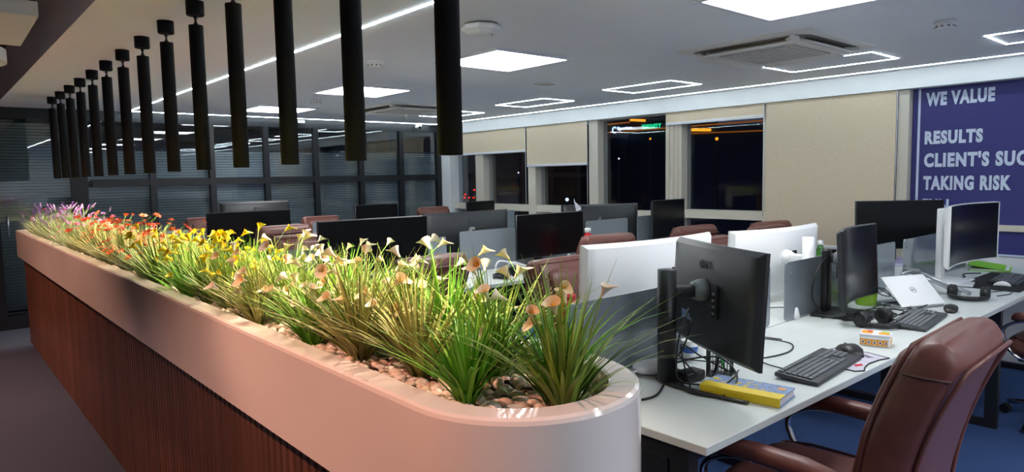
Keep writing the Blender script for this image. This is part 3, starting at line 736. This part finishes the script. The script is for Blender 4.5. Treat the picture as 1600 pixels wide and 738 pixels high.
monitor('wide white monitor back with its white round column in front of the drawn blind', (3.575, 1.87), 175, .81, .37, .966, .05, .05, 'white_plastic', 'white_plastic', .165, None, .03, 'arc', neck_top=1.11)
monitor('black monitor screen above the cream flowers on the middle bench', (2.22, 3.93), 0, .80, .35, 1.03, .02, 0, 'charcoal', 'black_plastic', .14, None, .025, 'flat')
monitor('black monitor screen beside the bent metal laptop stand', (3.80, 3.93), 0, .745, .345, .99, .02, 0, 'charcoal', 'black_plastic', .14, None, .025, 'flat')
monitor('dark monitor back with round emblem on the middle bench', (3.32, 4.36), 180, .84, .37, 1.0, .03, 0, 'charcoal', 'black_plastic', .14, LGG, .03, 'flat')
monitor('dark monitor back behind the red bottle', (4.87, 4.34), 151, .76, .37, .997, .03, 0, 'charcoal', 'black_plastic', .13, None, .03, 'flat')
monitor('small black monitor screen next to the window with raised blind', (5.42, 3.96), 4, .56, .36, 1.03, .0, 0, 'charcoal', 'black_plastic', .13, None, .02, 'flat')
monitor('black monitor screen on the far bench next to the planter', (2.32, 6.42), 0, .78, .36, 1.0, .02, 0, 'charcoal', 'black_plastic', .14, None, .025, 'flat')
monitor('smaller black monitor screen in the middle of the far bench', (3.68, 6.44), 8, .56, .34, 1.02, .0, 0, 'charcoal', 'black_plastic', .13, None, .02, 'flat')
monitor('dark monitor back with emblem on the far bench', (2.58, 6.94), 180, .70, .37, 1.068, .02, 0, 'charcoal', 'black_plastic', .13, LGG, .025, 'flat')
monitor('small dark monitor on the far bench by the white column', (5.45, 6.9), 6, .50, .30, 1.0, .0, 0, 'charcoal', 'black_plastic', .12, None, .02, 'flat')

# ------------------------------------------------------------------ chairs
def make_chair():
    c = thing('office_chair', 'x', 'chair', (0, 0, 0), 0, 'brown leather office chairs')
    # local: sitter faces +Y
    secs = []
    for t, w, d in ((0, .19, .03), (.02, .235, .06), (.12, .25, .07), (.5, .255, .07), (.88, .25, .065), (.97, .23, .05), (1, .18, .02)):
        secs.append(((0, -.24+t*.50, .455), (w, 0, 0), (0, 0, d)))
    st = part('seat', MB().loft(secs, 28, 3.2), 'leather', c)
    part('seat_piping', MB().tube([(sx*.246, -.16+k*.06, .50) for sx in (1,) for k in range(6)]+[(.2, .22, .505), (-.2, .22, .505)]+[(-.246, .14-k*.06, .50) for k in range(6)], .005, 6), 'leather_dark', st)
    part('seat_pan', MB().rbox((0, 0, .385), (.40, .40, .03), .01), 'black_plastic', c)
    def spine(t):   # t 0..1 -> y,z and tilt
        z = .44+.585*t; y = -.225-.10*t-.06*t*t+.03*math.sin(PI*t*.9); return y, z
    secs = []; ts = [0, .02, .06, .15, .3, .45, .6, .75, .88, .94, .975, .995, 1.0]
    for t in ts:
        y, z = spine(t); y2, z2 = spine(min(1, t+.02)); y1, z1 = spine(max(0, t-.02)); d = Vector((0, y2-y1, z2-z1)).normalized(); nrm = Vector((0, d.z, -d.y))
        w = .20+.04*math.sin(PI*min(1, t*1.05)*.62); th = .062+.012*math.sin(PI*t)
        k = {0: .75, .02: .9}.get(t, 1); 
        if t > .93: q = (t-.93)/.07; k = 1-.10*q*q; th *= math.sqrt(max(.04, 1-q*q*.95))
        secs.append(((0, y, z), (w*k, 0, 0), nrm*th))
    bk = part('backrest', MB().loft(secs, 32, 5), 'leather', c)
    def rim(off, inset, name, r, m, t0=.04, t1=.94):
        pts = []
        tt = [t0+(t1-t0)*k/14 for k in range(15)]
        for sgn, seq in ((-1, tt), (1, tt[::-1])):
            for t in seq:
                y, z = spine(t); y2, z2 = spine(min(1, t+.02)); d = Vector((0, y2-y, z2-z)); d = d.normalized() if d.length > 1e-6 else Vector((0, 0, 1)); nrm = Vector((0, d.z, -d.y))
                w = (.20+.04*math.sin(PI*min(1, t*1.05)*.62))*inset; p = Vector((0, y, z))+nrm*off
                if t > .9: w *= 1-.10*((t-.9)/.1)**2
                pts.append((sgn*w, p.y, p.z))
        part(name, MB().tube(pts, r, 6, True), m, bk)
    rim(-.066, .93, 'back_piping', .006, 'leather', .05, .955)
    rim(.064, .90, 'front_piping', .006, 'leather', .05, .94)
    # front cushion
    secs = []
    for t in (.06, .08, .14, .3, .5, .7, .84, .9, .92):
        y, z = spine(t); k = .8 if t in (.06, .92) else 1; th = .02 if t in (.06, .92) else .035
        secs.append(((0, y+.066, z), (.185*k, 0, 0), (0, th, .25*th)))
    part('back_cushion', MB().loft(secs, 24, 4), 'leather', bk)
    # head seam
    y, z = spine(.86)
    part('head_seam', MB().tube([(-.232, y-.058, z), (-.241, y, z), (-.234, y+.05, z), (-.19, y+.068, z), (.19, y+.068, z), (.234, y+.05, z), (.241, y, z), (.232, y-.058, z)], .004, 6), 'leather_dark', bk)
    for s in (-1, 1):
        pad = [((s*.285, .205, .632), .5), ((s*.285, .195, .638), .85), ((s*.287, .16, .645), 1), ((s*.287, .08, .652), 1), ((s*.284, -.06, .648), 1), ((s*.28, -.14, .635), .85), ((s*.278, -.155, .63), .5)]
        a = part('armrest', MB().loft([(p, (.032*k, 0, 0), (0, 0, .024*k)) for p, k in pad], 16, 3), 'leather', c)
        loop = spline([(s*.285, -.14, .615), (s*.286, .05, .628), (s*.286, .17, .615), (s*.286, .245, .56), (s*.285, .22, .47), (s*.275, .16, .41), (s*.24, .02, .385)], 6)
        part('arm_loop', MB().tube(loop, .017, 10, flat=.55), 'chrome', c)
        part('arm_strut', MB().tube(spline([(s*.285, -.12, .615), (s*.28, -.2, .58), (s*.26, -.235, .53)], 5), .014, 8), 'chrome', c)
    part('gas_lift', MB().lathe([(.03, .12), (.03, .24), (.018, .24), (.018, .375)], n=16), 'black_plastic', c)
    part('tilt_mechanism', MB().rbox((0, 0, .36), (.16, .22, .04), .01), 'black_plastic', c)
    part('hub', MB().lathe([(.045, .075), (.05, .12), (.03, .135)], n=16), 'chrome', c)
    for k in range(5):
        a = 2*PI*k/5+.3; d = Vector((math.cos(a), math.sin(a), 0))
        lg = part('base_leg', MB().tube([d*.03+Vector((0, 0, .105)), d*.16+Vector((0, 0, .10)), d*.30+Vector((0, 0, .075))], [.024, .02, .014], 8), 'chrome', c)
        t = Vector((-d.y, d.x, 0)); cs = MB()
        for s in (-.014, .014):
            M = Matrix((t, d, Vector((0, 0, 1)))).transposed() @ Matrix.Rotation(PI/2, 3, 'Y')
            cs.lathe([(.026, -.008), (.028, 0), (.026, .008)], d*.31+t*s+Vector((0, 0, .0285)), 14, M)
        part('caster', cs, 'black_plastic', lg)
    return c
ch0 = make_chair()
CHAIRS = [(2.07, 0.93, 2, 1, 'brown leather office chair drawn up to the desk below the orange box'),
          (4.78, 0.78, -5, 1, 'brown leather office chair at the desk end nearest the printed panel'),
          (2.55, 2.19, 181, 1, 'brown leather office chair next to the red tumbler, behind the white monitor'),
          (4.02, 2.24, 184, 1, 'brown leather office chair between the two white monitor backs'),
          (5.1, 2.44, 178, 1, 'brown leather office chair behind the white monitor with the round column'),
          (2.1, 3.48, 3, 1, 'brown leather office chair behind the cream flowers, facing the middle bench'),
          (3.77, 3.6, -6, 1, 'brown leather office chair beside the red bottle with white cap'),
          (4.8, 3.58, -4, 1, 'brown leather office chair in front of the small monitor by the windows'),
          (5.58, 3.33, -6, 1, 'brown leather office chair turned beneath the large drawn blind'),
          (2.26, 4.82, 176, 1, 'brown leather office chair behind the yellow flowers, on the far side of the middle bench'),
          (2.38, 6.12, 0, 1.04, 'brown leather office chair facing the far bench beside the planter'),
          (3.62, 7.28, 184, 1, 'brown leather office chair at the far bench beneath the partition blinds'),
          (2.32, 7.33, 176, 1.05, 'brown leather office chair at the far bench behind the orange flowers'),
          (5.2, 7.27, 180, 1.04, 'brown leather office chair at the far bench near the white column')]
for i, (x, y, a, zs, l) in enumerate(CHAIRS):
    o = ch0 if i == 0 else copy_tree(ch0)
    o.location = (x, y, 0); o.rotation_euler = (0, 0, math.radians(a)); o.scale = (1, 1, zs); o['label'] = l

# ------------------------------------------------------------------ things on the benches
def keyboard(label, x, y, deg, L=.445, W=.15):
    k = thing('keyboard', label, 'keyboard', (x, y, DZ), math.radians(deg))
    Mt = Matrix.Rotation(math.radians(4), 3, 'X')
    part('body', MB().rbox((0, 0, .012), (L, W, .016), .005, 2, Mt), 'key_dark', k)
    ks = MB()
    def row(yv, cells, d=.0152):
        for a, b in cells: ks.rbox(Mt @ Vector(((a+b)/2, yv, .0225)), (b-a-.0028, d, .006), .0015, 1, Mt, False)
    u = .0188; x0 = -L/2+.012
    row(.058, [(x0+i*u+(.006*(i > 0))+(.004*(i > 4)), x0+(i+1)*u+(.006*(i > 0))+(.004*(i > 4))) for i in range(14)], .012)
    for r_, off in enumerate((0, .5, .7, 1.2)):
        yv = .034-r_*.0185; cells = [(x0, x0+(1+off)*u)] + [(x0+(1+off+i)*u, x0+(2+off+i)*u) for i in range(int(13-off))]
        cells.append((cells[-1][1], x0+15*u)); row(yv, cells)
        row(yv, [(L/2-.012-(4-i)*u, L/2-.012-(3-i)*u) for i in range(4)])
    row(-.040, [(x0, x0+1.4*u), (x0+1.4*u, x0+2.8*u), (x0+2.8*u, x0+4.2*u), (x0+4.2*u, x0+10*u), (x0+10*u, x0+11.4*u), (x0+11.4*u, x0+12.8*u), (x0+12.8*u, x0+15*u)])
    row(.034, [(x0+15.3*u+i*u, x0+16.3*u+i*u) for i in range(3)]); row(.0155, [(x0+15.3*u+i*u, x0+16.3*u+i*u) for i in range(3)]); row(-.040, [(x0+15.3*u+i*u, x0+16.3*u+i*u) for i in range(3)])
    part('keycaps', ks, 'key_light', k, kind='stuff'); return k
keyboard('dark grey keyboard lying next to the yellow book', 2.435, 1.115, 5)
keyboard('dark grey keyboard lying in front of the silver laptop', 3.525, 1.15, 6)
keyboard('black keyboard on the dark desk mat by the printed panel', 5.20, 1.18, 4)
def mouse(label, x, y, deg, m='black_plastic', s=1):
    o = thing('mouse', label, 'mouse', (x, y, DZ), math.radians(deg)); secs = []
    for t, w, h in ((-.055, .010, .006), (-.052, .022, .014), (-.03, .031, .034), (0, .032, .039), (.03, .030, .031), (.05, .026, .018), (.056, .014, .008)):
        secs.append(((0, t*s, h*s/2), (w*s, 0, 0), (0, 0, h*s/2)))
    part('shell', MB().loft(secs, 18, 2.6), m, o); part('wheel', MB().lathe([(.008, -.003), (.009, 0), (.008, .003)], (0, .03*s, .027*s), 12, Matrix.Rotation(PI/2, 3, 'Y')), 'key_light', o)
mouse('black mouse resting on the pale printed mouse pad', 2.71, 1.125, -40, s=1.15)
mouse('black mouse beside the silver laptop keyboard', 3.885, 1.125, -75)
mouse('small white mouse on the dark desk mat', 4.93, 1.16, 10, 'white_plastic', .8)
mp = thing('mouse_pad', 'pale printed mouse pad with dark edging at the desk edge', 'mouse pad', (0, 0, DZ))
pp = [(2.53, 1.205), (2.66, 1.215), (2.78, 1.20), (2.775, 1.08), (2.75, .995), (2.70, 1.012), (2.62, 1.018), (2.56, 1.008), (2.515, .992), (2.485, 1.012), (2.49, 1.06)]
part('sheet', MB().prism(pp, 0, .003), 'pad_print', mp); part('edging', MB().tube([(x, y, .0025) for x, y in pp], .0025, 6, True), 'black_matte', mp)
part('red_print', MB().add([(2.545, 1.035, .0034), (2.575, 1.02, .0034), (2.60, 1.035, .0034), (2.57, 1.05, .0034)], [(0, 1, 2, 3)]), 'red', mp)
part('dark_print', MB().box((2.725, 1.06, .0033), (.05, .006, .0004), 1).box((2.715, 1.07, .0033), (.05, .006, .0004), 1), 'key_dark', mp)

bk = thing('book', 'thick yellow and pale blue book lying on the desk', 'book', (1.985, 1.145, DZ), math.radians(-81))
part('pages', MB().span((-.128, -.062, .003), (.126, .07, .025)), 'paper', bk)
part('cover', MB().span((-.13, -.07, .025), (.13, .072, .028)).span((-.13, -.07, 0), (.13, .072, .003)), 'pale_blue', bk)
part('spine', MB().rbox((0, -.068, .014), (.26, .008, .028), .003), 'yellow', bk)
part('yellow_band', MB().span((-.1302, -.072, .0281), (.1302, -.018, .0288)), 'yellow', bk); part('orange_print', MB().box((.10, .035, .0284), (.022, .02, .001)), 'orange', bk)
bd = MB(); r5 = random.Random(9)
for k in range(24): bd.box((r5.uniform(-.12, .08), r5.uniform(-.01, .065), .0283), (r5.uniform(.006, .016), .007, .001), r5.uniform(-.4, .4))
part('yellow_print', bd, 'yellow', bk, kind='stuff')
cb = thing('candy_box', 'orange and white plastic snack box on the desk', 'box', (2.945, 1.12, DZ), math.radians(-74))
part('tray', MB().rbox((0, 0, .022), (.112, .098, .044), .005), 'white_plastic', cb); part('band', MB().span((-.053, -.0500, .006), (.049, -.0485, .030)).span((.0555, -.04, .006), (.0570, .04, .030)), 'orange', cb)
lid = part('lid', MB().rbox((0, 0, .046), (.116, .102, .008), .003), 'paper', cb)
part('print', MB().span((-.05, -.03, .0501), (-.01, .03, .0505)).span((.012, -.03, .0501), (.05, .01, .0505)), 'orange', lid); part('green_print', MB().span((.02, .012, .0501), (.048, .03, .0505)), 'lime', lid); part('red_print', MB().span((-.03, .0, .0505), (-.015, .028, .0508)), 'red', lid)
for k in range(5): part('picture_spot', MB().lathe([(.0075, 0), (.0075, .001)], (-.042+k*.021, -.0500, .018), 12, Matrix.Rotation(PI/2, 3, 'X')), 'paper', cb); part('fruit_print', MB().lathe([(.004, 0), (.004, .001)], (-.042+k*.021, -.0512, .018), 8, Matrix.Rotation(PI/2, 3, 'X')), 'leather', cb)

ph = thing('pen_holder', 'black wire mesh pen holder behind the yellow book', 'pen holder', (2.115, 1.325, DZ), .4)
w_ = MB(); s_ = .04
for z in (.002, .1): w_.tube([(-s_, -s_, z), (s_, -s_, z), (s_, s_, z), (-s_, s_, z)], .0025, 6, True)
for k in range(9):
    q = -s_+2*s_*k/8
    for a, b in (((q, -s_), 0), ((q, s_), 0), ((-s_, q), 0), ((s_, q), 0)): w_.tube([(a[0], a[1], .002), (a[0], a[1], .1)], .0009, 4)
for k in range(1, 11):
    z = .1*k/11; w_.tube([(-s_, -s_, z), (s_, -s_, z), (s_, s_, z), (-s_, s_, z)], .0009, 4, True)
part('mesh', w_, 'black_plastic', ph); part('bottom', MB().box((0, 0, .002), (2*s_, 2*s_, .003)), 'black_plastic', ph)
def pen(label, m, a, b, loc):
    p = thing('pen', label, 'pen', loc); A, B = Vector(a), Vector(b); d = (B-A)
    part('barrel', MB().tube([A, A+d*.85], .0042, 8), m, p); part('cap', MB().tube([A+d*.85, B], .005, 8), m, p)
pen('bright green pen leaning in the mesh holder', 'green_pen', (.02, -.01, .01), (-.03, .01, .15), (2.115, 1.325, DZ)); pen('black pen standing in the mesh holder', 'black_plastic', (-.02, .01, .01), (-.005, -.02, .14), (2.115, 1.325, DZ)); pen('grey pen leaning in the mesh holder', 'grey_mount', (.01, .02, .01), (.03, .03, .135), (2.115, 1.325, DZ))
def cup(label, x, y, m, prof, name='cup', inner=None):
    c = thing(name, label, name.replace('_', ' '), (x, y, DZ))
    part('body', MB().lathe(prof, n=22), m, c); r, z = prof[-1]
    part('rim', MB().tube([(r*math.cos(t), r*math.sin(t), z) for t in [2*PI*k/22 for k in range(22)]], .0018, 5, True), m, c); return c
c = cup('plain white cup behind the near black monitor', 2.30, 1.545, 'white_plastic', [(.028, 0), (.030, .01), (.031, .085), (.034, .12)]); c = cup('white paper cup with blue print beside the black column', 2.215, 1.52, 'white_plastic', [(.024, 0), (.032, .075)])
part('blue_print', MB().lathe([(.0285, .03), (.032, .055)], n=22, cap=False), 'blue_print', c)
c = cup('lime green translucent cup beside the curved black monitor', 3.80, 1.50, 'clear_green', [(.048, 0), (.052, .01), (.056, .08)]); part('fold', MB().tube([(-.05, -.02, .01), (0, -.055, .04), (.05, -.03, .075)], .002, 5), 'lime', c)
pz = thing('small_plant', 'tiny green plant between the black monitor and the lime cup', 'plant', (3.63, 1.545, DZ)); f = part('foliage', CL['green'][0], None, pz, (0, 0, .045)); f.scale = (.33, .33, .33); part('pot', MB().lathe([(.018, 0), (.024, .05), (.020, .05), (.018, .03)], n=14), 'black_plastic', pz)
# bottles
def bottle(label, loc, m, capm, s=1, prof=None):
    b = thing('bottle', label, 'bottle', loc)
    part('body', MB().lathe([(r*s, z*s) for r, z in (prof or [(.03, 0), (.033, .01), (.033, .12), (.028, .15), (.014, .19), (.013, .205)])], n=20), m, b)
    zt = (prof or [(0, .205)])[-1][1]*s; rt = (prof or [(.013, 0)])[-1][0]*s
    part('cap', MB().lathe([(rt*1.15, zt), (rt*1.15, zt+.022*s), (rt*.9, zt+.025*s)], n=16), capm, b); return b
bottle('green glass bottle beside the white monitor with the round column', (4.34, 2.0, DZ), 'bottle_green', 'white_plastic', 1.2)
bottle('red bottle with white cap on the middle bench', (4.02, 3.72, DZ), 'red', 'white_plastic', 1.45, [(.03, 0), (.034, .01), (.034, .11), (.022, .16), (.015, .18)])
tm = cup('red tumbler behind the grass, beside the brown chair', 1.95, 1.93, 'red', [(.030, 0), (.034, .02), (.037, .15), (.041, .20), (.041, .23)], 'tumbler'); part('lid', MB().lathe([(.043, .225), (.043, .238), (.03, .245), (.001, .245)], n=22), 'red', tm)
nb = thing('mesh_pouch', 'crumpled white mesh pouch beside the planter rim', 'pouch', (1.95, 1.50, DZ)); part('bag', ico(3, .075, .05, .026, 'paper', .30, 6), None, nb, (0, 0, .027)); part('tie', MB().tube(spline([(-.08, 0, .03), (-.12, .01, .012), (-.15, -.02, .006)], 5), .003, 6), 'paper', nb)
# laptop
lp = thing('laptop', 'half-closed silver laptop with round emblem seen from behind', 'laptop', (3.889, 1.25, DZ), math.radians(157))
part('base', MB().rbox((0, -.10, .008), (.29, .20, .014), .005), 'silver', lp); part('keys', MB().span((-.125, -.14, .015), (.125, -.04, .0165)), 'key_dark', lp)
Ml = Matrix.Rotation(math.radians(46), 3, 'X')
ld = part('lid', MB().rbox(Ml @ Vector((0, .004, .098))+Vector((0, 0, .012)), (.29, .007, .196), .003, 2, Ml), 'white_plastic', lp)
part('display', MB().box(Ml @ Vector((0, -.0005, .10))+Vector((0, 0, .012)), (.27, .001, .17), 0, Ml), 'screen', lp)
em = MB().tube([(.017*math.cos(t), .008, .10+.017*math.sin(t)) for t in [2*PI*k/22 for k in range(22)]], .0012, 5, True); em.v = [tuple(Ml @ Vector(v)+Vector((0, 0, .012))) for v in em.v]
part('emblem', em, 'logo_grey', ld)
me = text_mesh('DELL', .013, 'logo_grey', .024, .0004, .0004); o = part('lettering', me, None, ld); o.matrix_local = Matrix.Translation((0, 0, .012)) @ Ml.to_4x4() @ Matrix.Translation((.012, .0080, .0955)) @ Matrix.Rotation(PI, 4, 'Z')
# headsets
def headset(label, x, y, deg, flat=True):
    h = thing('headset', label, 'headset', (x, y, DZ), math.radians(deg))
    arc = [(.085*math.cos(t), .10*math.sin(t), .018+.0*t) for t in [PI*k/16 for k in range(17)]]
    part('headband', MB().tube(arc, .009, 8, flat=1.5), 'black_plastic', h)
    for s in (-1, 1):
        M = Matrix.Rotation(s*PI/2, 3, 'Y')
        e = part('ear_cup', MB().lathe([(.012, -.02), (.036, -.016), (.038, 0), (.034, .012), (.02, .018)], (s*.082, -.012, .038), 20, M), 'black_plastic', h)
        part('ear_pad', MB().tube([(s*.064, -.012+.026*math.cos(t), .038+.026*math.sin(t)) for t in [2*PI*k/16 for k in range(16)]], .011, 8, True), 'black_matte', e)
    part('microphone_boom', MB().tube(spline([(.09, -.02, .03), (.10, -.08, .02), (.06, -.13, .012)], 6), .003, 6), 'black_plastic', h)
    return h
headset('black headset lying beside the silver laptop stand', 4.32, 1.17, 100); headset('black headset lying under the dark keyboard cables', 3.30, 1.26, 165)
headset('small black headset lying by the bent metal stand', 3.12, 3.66, 30)
# folding laptop stand (two bars)
fs_ = thing('laptop_stand', 'grey folding metal laptop stand with two long bars', 'laptop stand', (4.42, 1.36, DZ), 0)
for dy in (-.02, .03): part('bar', MB().tube([(-.02, .12+dy, .12), (.02, -.15+dy, .012)], .010, 8), 'silver', fs_)
part('hinge', MB().tube([(-.02, .08, .12), (-.02, .17, .12)], .014, 10), 'grey_mount', fs_); part('foot', MB().tube(spline([(-.02, .12, .12), (-.10, .15, .10), (-.14, .12, .008), (-.05, .02, .008), (.02, -.12, .008)], 6), .006, 8), 'silver', fs_)
bs = thing('laptop_stand', 'bent silver tube laptop stand on the middle bench', 'laptop stand', (3.26, 3.68, DZ))
for dy in (0, .13): part('tube_frame', MB().tube(spline([(-.12, dy, .006), (-.125, dy, .07), (-.08, dy, .105), (.05, dy, .07), (.12, dy, .05), (.13, dy, .006), (.02, dy, .006), (-.1, dy, .006)], 6), .006, 8), 'white_plastic', bs)
part('crossbar', MB().tube([(-.08, 0, .105), (-.08, .13, .105)], .006, 8), 'white_plastic', bs); part('crossbar', MB().tube([(.12, 0, .05), (.12, .13, .05)], .006, 8), 'white_plastic', bs)
# third station near the printed panel
dm = solo('desk_mat', MB().rbox((0, 0, .0015), (.80, .34, .003), .001, 1), 'mat_dark', 'dark desk mat at the station by the printed panel', 'desk mat', (5.14, 1.20, DZ))
gf = thing('folder', 'bright green plastic folder at the station by the printed panel', 'folder', (5.72, 1.42, DZ), .2); part('lower_cover', MB().box((0, 0, .003), (.32, .24, .004)), 'lime', gf); part('upper_cover', MB().box((0, .004, .026), (.32, .24, .004), 0, Matrix.Rotation(.14, 3, 'X')), 'lime', gf); part('sheets', MB().box((0, 0, .010), (.30, .22, .01)), 'paper', gf)
pk = thing('paper_stack', 'stack of white and lavender papers below the printed panel', 'papers', (5.66, 1.90, DZ), .1)
for k in range(4): part('sheet', MB().box((.01*k-.02, .012*k, .004+.006*k), (.42, .22, .006), .05*k), 'lavender' if k % 2 else 'paper', pk)
pt2 = solo('envelope', MB().rbox((0, 0, .002), (.22, .10, .004), .001, 1), 'paper', 'white envelope lying beside the dark desk mat', 'envelope', (4.86, 1.34, DZ), .2)
solo('note_pad', MB().rbox((0, 0, .008), (.10, .06, .016), .002, 1), 'pink', 'pink note pad behind the acrylic divider', 'note pad', (4.60, 1.72, DZ), .1)
dk = thing('dock', 'small black power adapter beside the black column', 'adapter', (1.98, 1.36, DZ), -.1); part('case', MB().rbox((0, 0, .02), (.10, .06, .035), .006), 'black_plastic', dk); part('socket', MB().box((-.052, 0, .02), (.008, .02, .012)), 'key_dark', dk)
d2 = thing('dock', 'flat black docking box under the curved monitor cables', 'adapter', (3.47, 1.36, DZ), .15); part('case', MB().rbox((0, 0, .012), (.15, .07, .022), .005), 'black_plastic', d2); part('ports', MB().box((0, -.036, .012), (.10, .003, .008)), 'key_light', d2)
ph2 = thing('phone_holder', 'white angled card stand on the middle bench', 'stand', (2.98, 3.9, DZ)); part('back', MB().box((0, .01, .06), (.09, .005, .12), 0, Matrix.Rotation(-.25, 3, 'X')), 'white_plastic', ph2); part('foot', MB().box((0, -.01, .004), (.09, .08, .006)), 'white_plastic', ph2)
og = solo('paper_bird', MB().add([(0, 0, 0), (.06, -.02, .03), (.02, .03, .09), (-.04, 0, .11), (.10, .02, .02), (.03, -.03, .01)], [(0, 1, 2), (0, 2, 3), (1, 4, 2), (0, 5, 1), (5, 4, 1)]), 'paper', 'folded white paper bird on top of a monitor', 'paper bird', (4.13, 3.95, 1.160), .4)

# cables
def cable(label, pts, r=.003, m='black_plastic', n=8, loc=None):
    P = spline(pts, n); c = Vector(P[0]); solo('cable', MB().tube([p-c for p in P], r, 6), m, label, 'cable', c)
z = DZ+.005
cable('black video cable arching from the monitor to its round column', [(1.99, 1.375, .985), (1.93, 1.33, 1.00), (1.86, 1.31, .95), (1.845, 1.315, .88), (1.86, 1.32, .78), (1.95, 1.30, z)], .0035)
cable('thin black cable hanging from the near monitor ports', [(2.01, 1.38, .955), (1.96, 1.34, .945), (1.94, 1.36, .86), (1.93, 1.40, .80), (2.05, 1.44, z)], .003)
cable('black cable loop around the power adapter', [(1.93, 1.36, .762), (1.86, 1.28, z), (1.90, 1.18, z), (2.02, 1.20, .78), (2.06, 1.30, .82), (1.99, 1.42, .79), (1.90, 1.44, z)], .0035)
cable('black cable running off the desk toward the planter', [(1.86, 1.38, z), (1.74, 1.33, z), (1.62, 1.36, z), (1.53, 1.36, z)], .004)
cable('dark cable coiled between the near monitor and the keyboard', [(2.20, 1.40, z), (2.45, 1.42, z), (2.62, 1.46, .76), (2.70, 1.36, z), (2.55, 1.30, z), (2.38, 1.36, z), (2.44, 1.50, .78), (2.60, 1.52, .77), (2.74, 1.42, z)], .003)
cable('looped black cable in front of the thick column', [(1.90, 1.30, z), (1.95, 1.36, .80), (2.02, 1.42, .85), (2.10, 1.40, .80), (2.08, 1.28, .775), (2.02, 1.20, .79), (1.93, 1.22, z)], .003)
cable('black cable curling behind the mesh pen holder', [(1.98, 1.43, z), (2.08, 1.50, .77), (2.22, 1.45, z), (2.30, 1.36, z), (2.24, 1.24, z)], .003)
cable('slack cable hanging between column and adapter', [(1.87, 1.33, .86), (1.90, 1.28, .80), (1.97, 1.30, .785)], .003)
cable('thin cable leading from the keyboard by the book', [(2.12, 1.20, z), (2.05, 1.26, z), (2.20, 1.30, z)], .0025)
cable('thin keyboard cable running back across the white desk', [(2.33, 1.20, z), (2.36, 1.30, z), (2.50, 1.45, z), (2.66, 1.50, z)], .0022)
for k in range(6):
    r6 = random.Random(40+k); x0 = 3.28+.10*k
    cable(('black', 'dark', 'thin black', 'tangled black', 'long black', 'loose dark')[k]+' cable in the tangle below the curved monitor', [(x0, 1.50-.02*k, z), (x0+.05, 1.40+r6.uniform(-.03, .03), .76), (x0+.14, 1.33+r6.uniform(-.03, .05), z), (x0+.02, 1.27, z), (x0+.16, 1.24+r6.uniform(0, .06), .758), (x0+.25, 1.36, z)], .0035)
cable('black cable arching behind the curved monitor', [(3.46, 1.55, 1.02), (3.36, 1.53, 1.02), (3.27, 1.53, .95), (3.25, 1.53, .84), (3.30, 1.50, .76)], .0035)
cable('coiled black cable beside the lime cup', [(3.86, 1.50, z), (3.95, 1.54, .80), (4.02, 1.50, .80), (3.98, 1.44, .77), (3.88, 1.46, .79), (3.96, 1.52, .82), (4.04, 1.44, z), (3.92, 1.38, z)], .003)
cable('white charging cable looped by the folding laptop stand', [(4.30, 1.42, z), (4.34, 1.50, .80), (4.46, 1.50, .83), (4.56, 1.44, .79), (4.62, 1.36, z)], .005, 'white_plastic')
cable('dark wavy cable on the desk by the white monitor', [(4.90, 1.42, z), (5.05, 1.46, z), (5.15, 1.42, z), (5.32, 1.47, z), (5.42, 1.40, z)], .004)
cable('thin cable of the headset trailing to the desk edge', [(4.42, 1.12, z), (4.58, 1.16, z), (4.74, 1.08, z), (4.62, 1.05, z), (4.50, 1.08, z)], .0025)
cable('black cable lying beside the bent metal stand', [(3.02, 3.70, z), (3.15, 3.75, z), (3.3, 3.72, z), (3.42, 3.80, z), (3.55, 3.74, z)], .004)
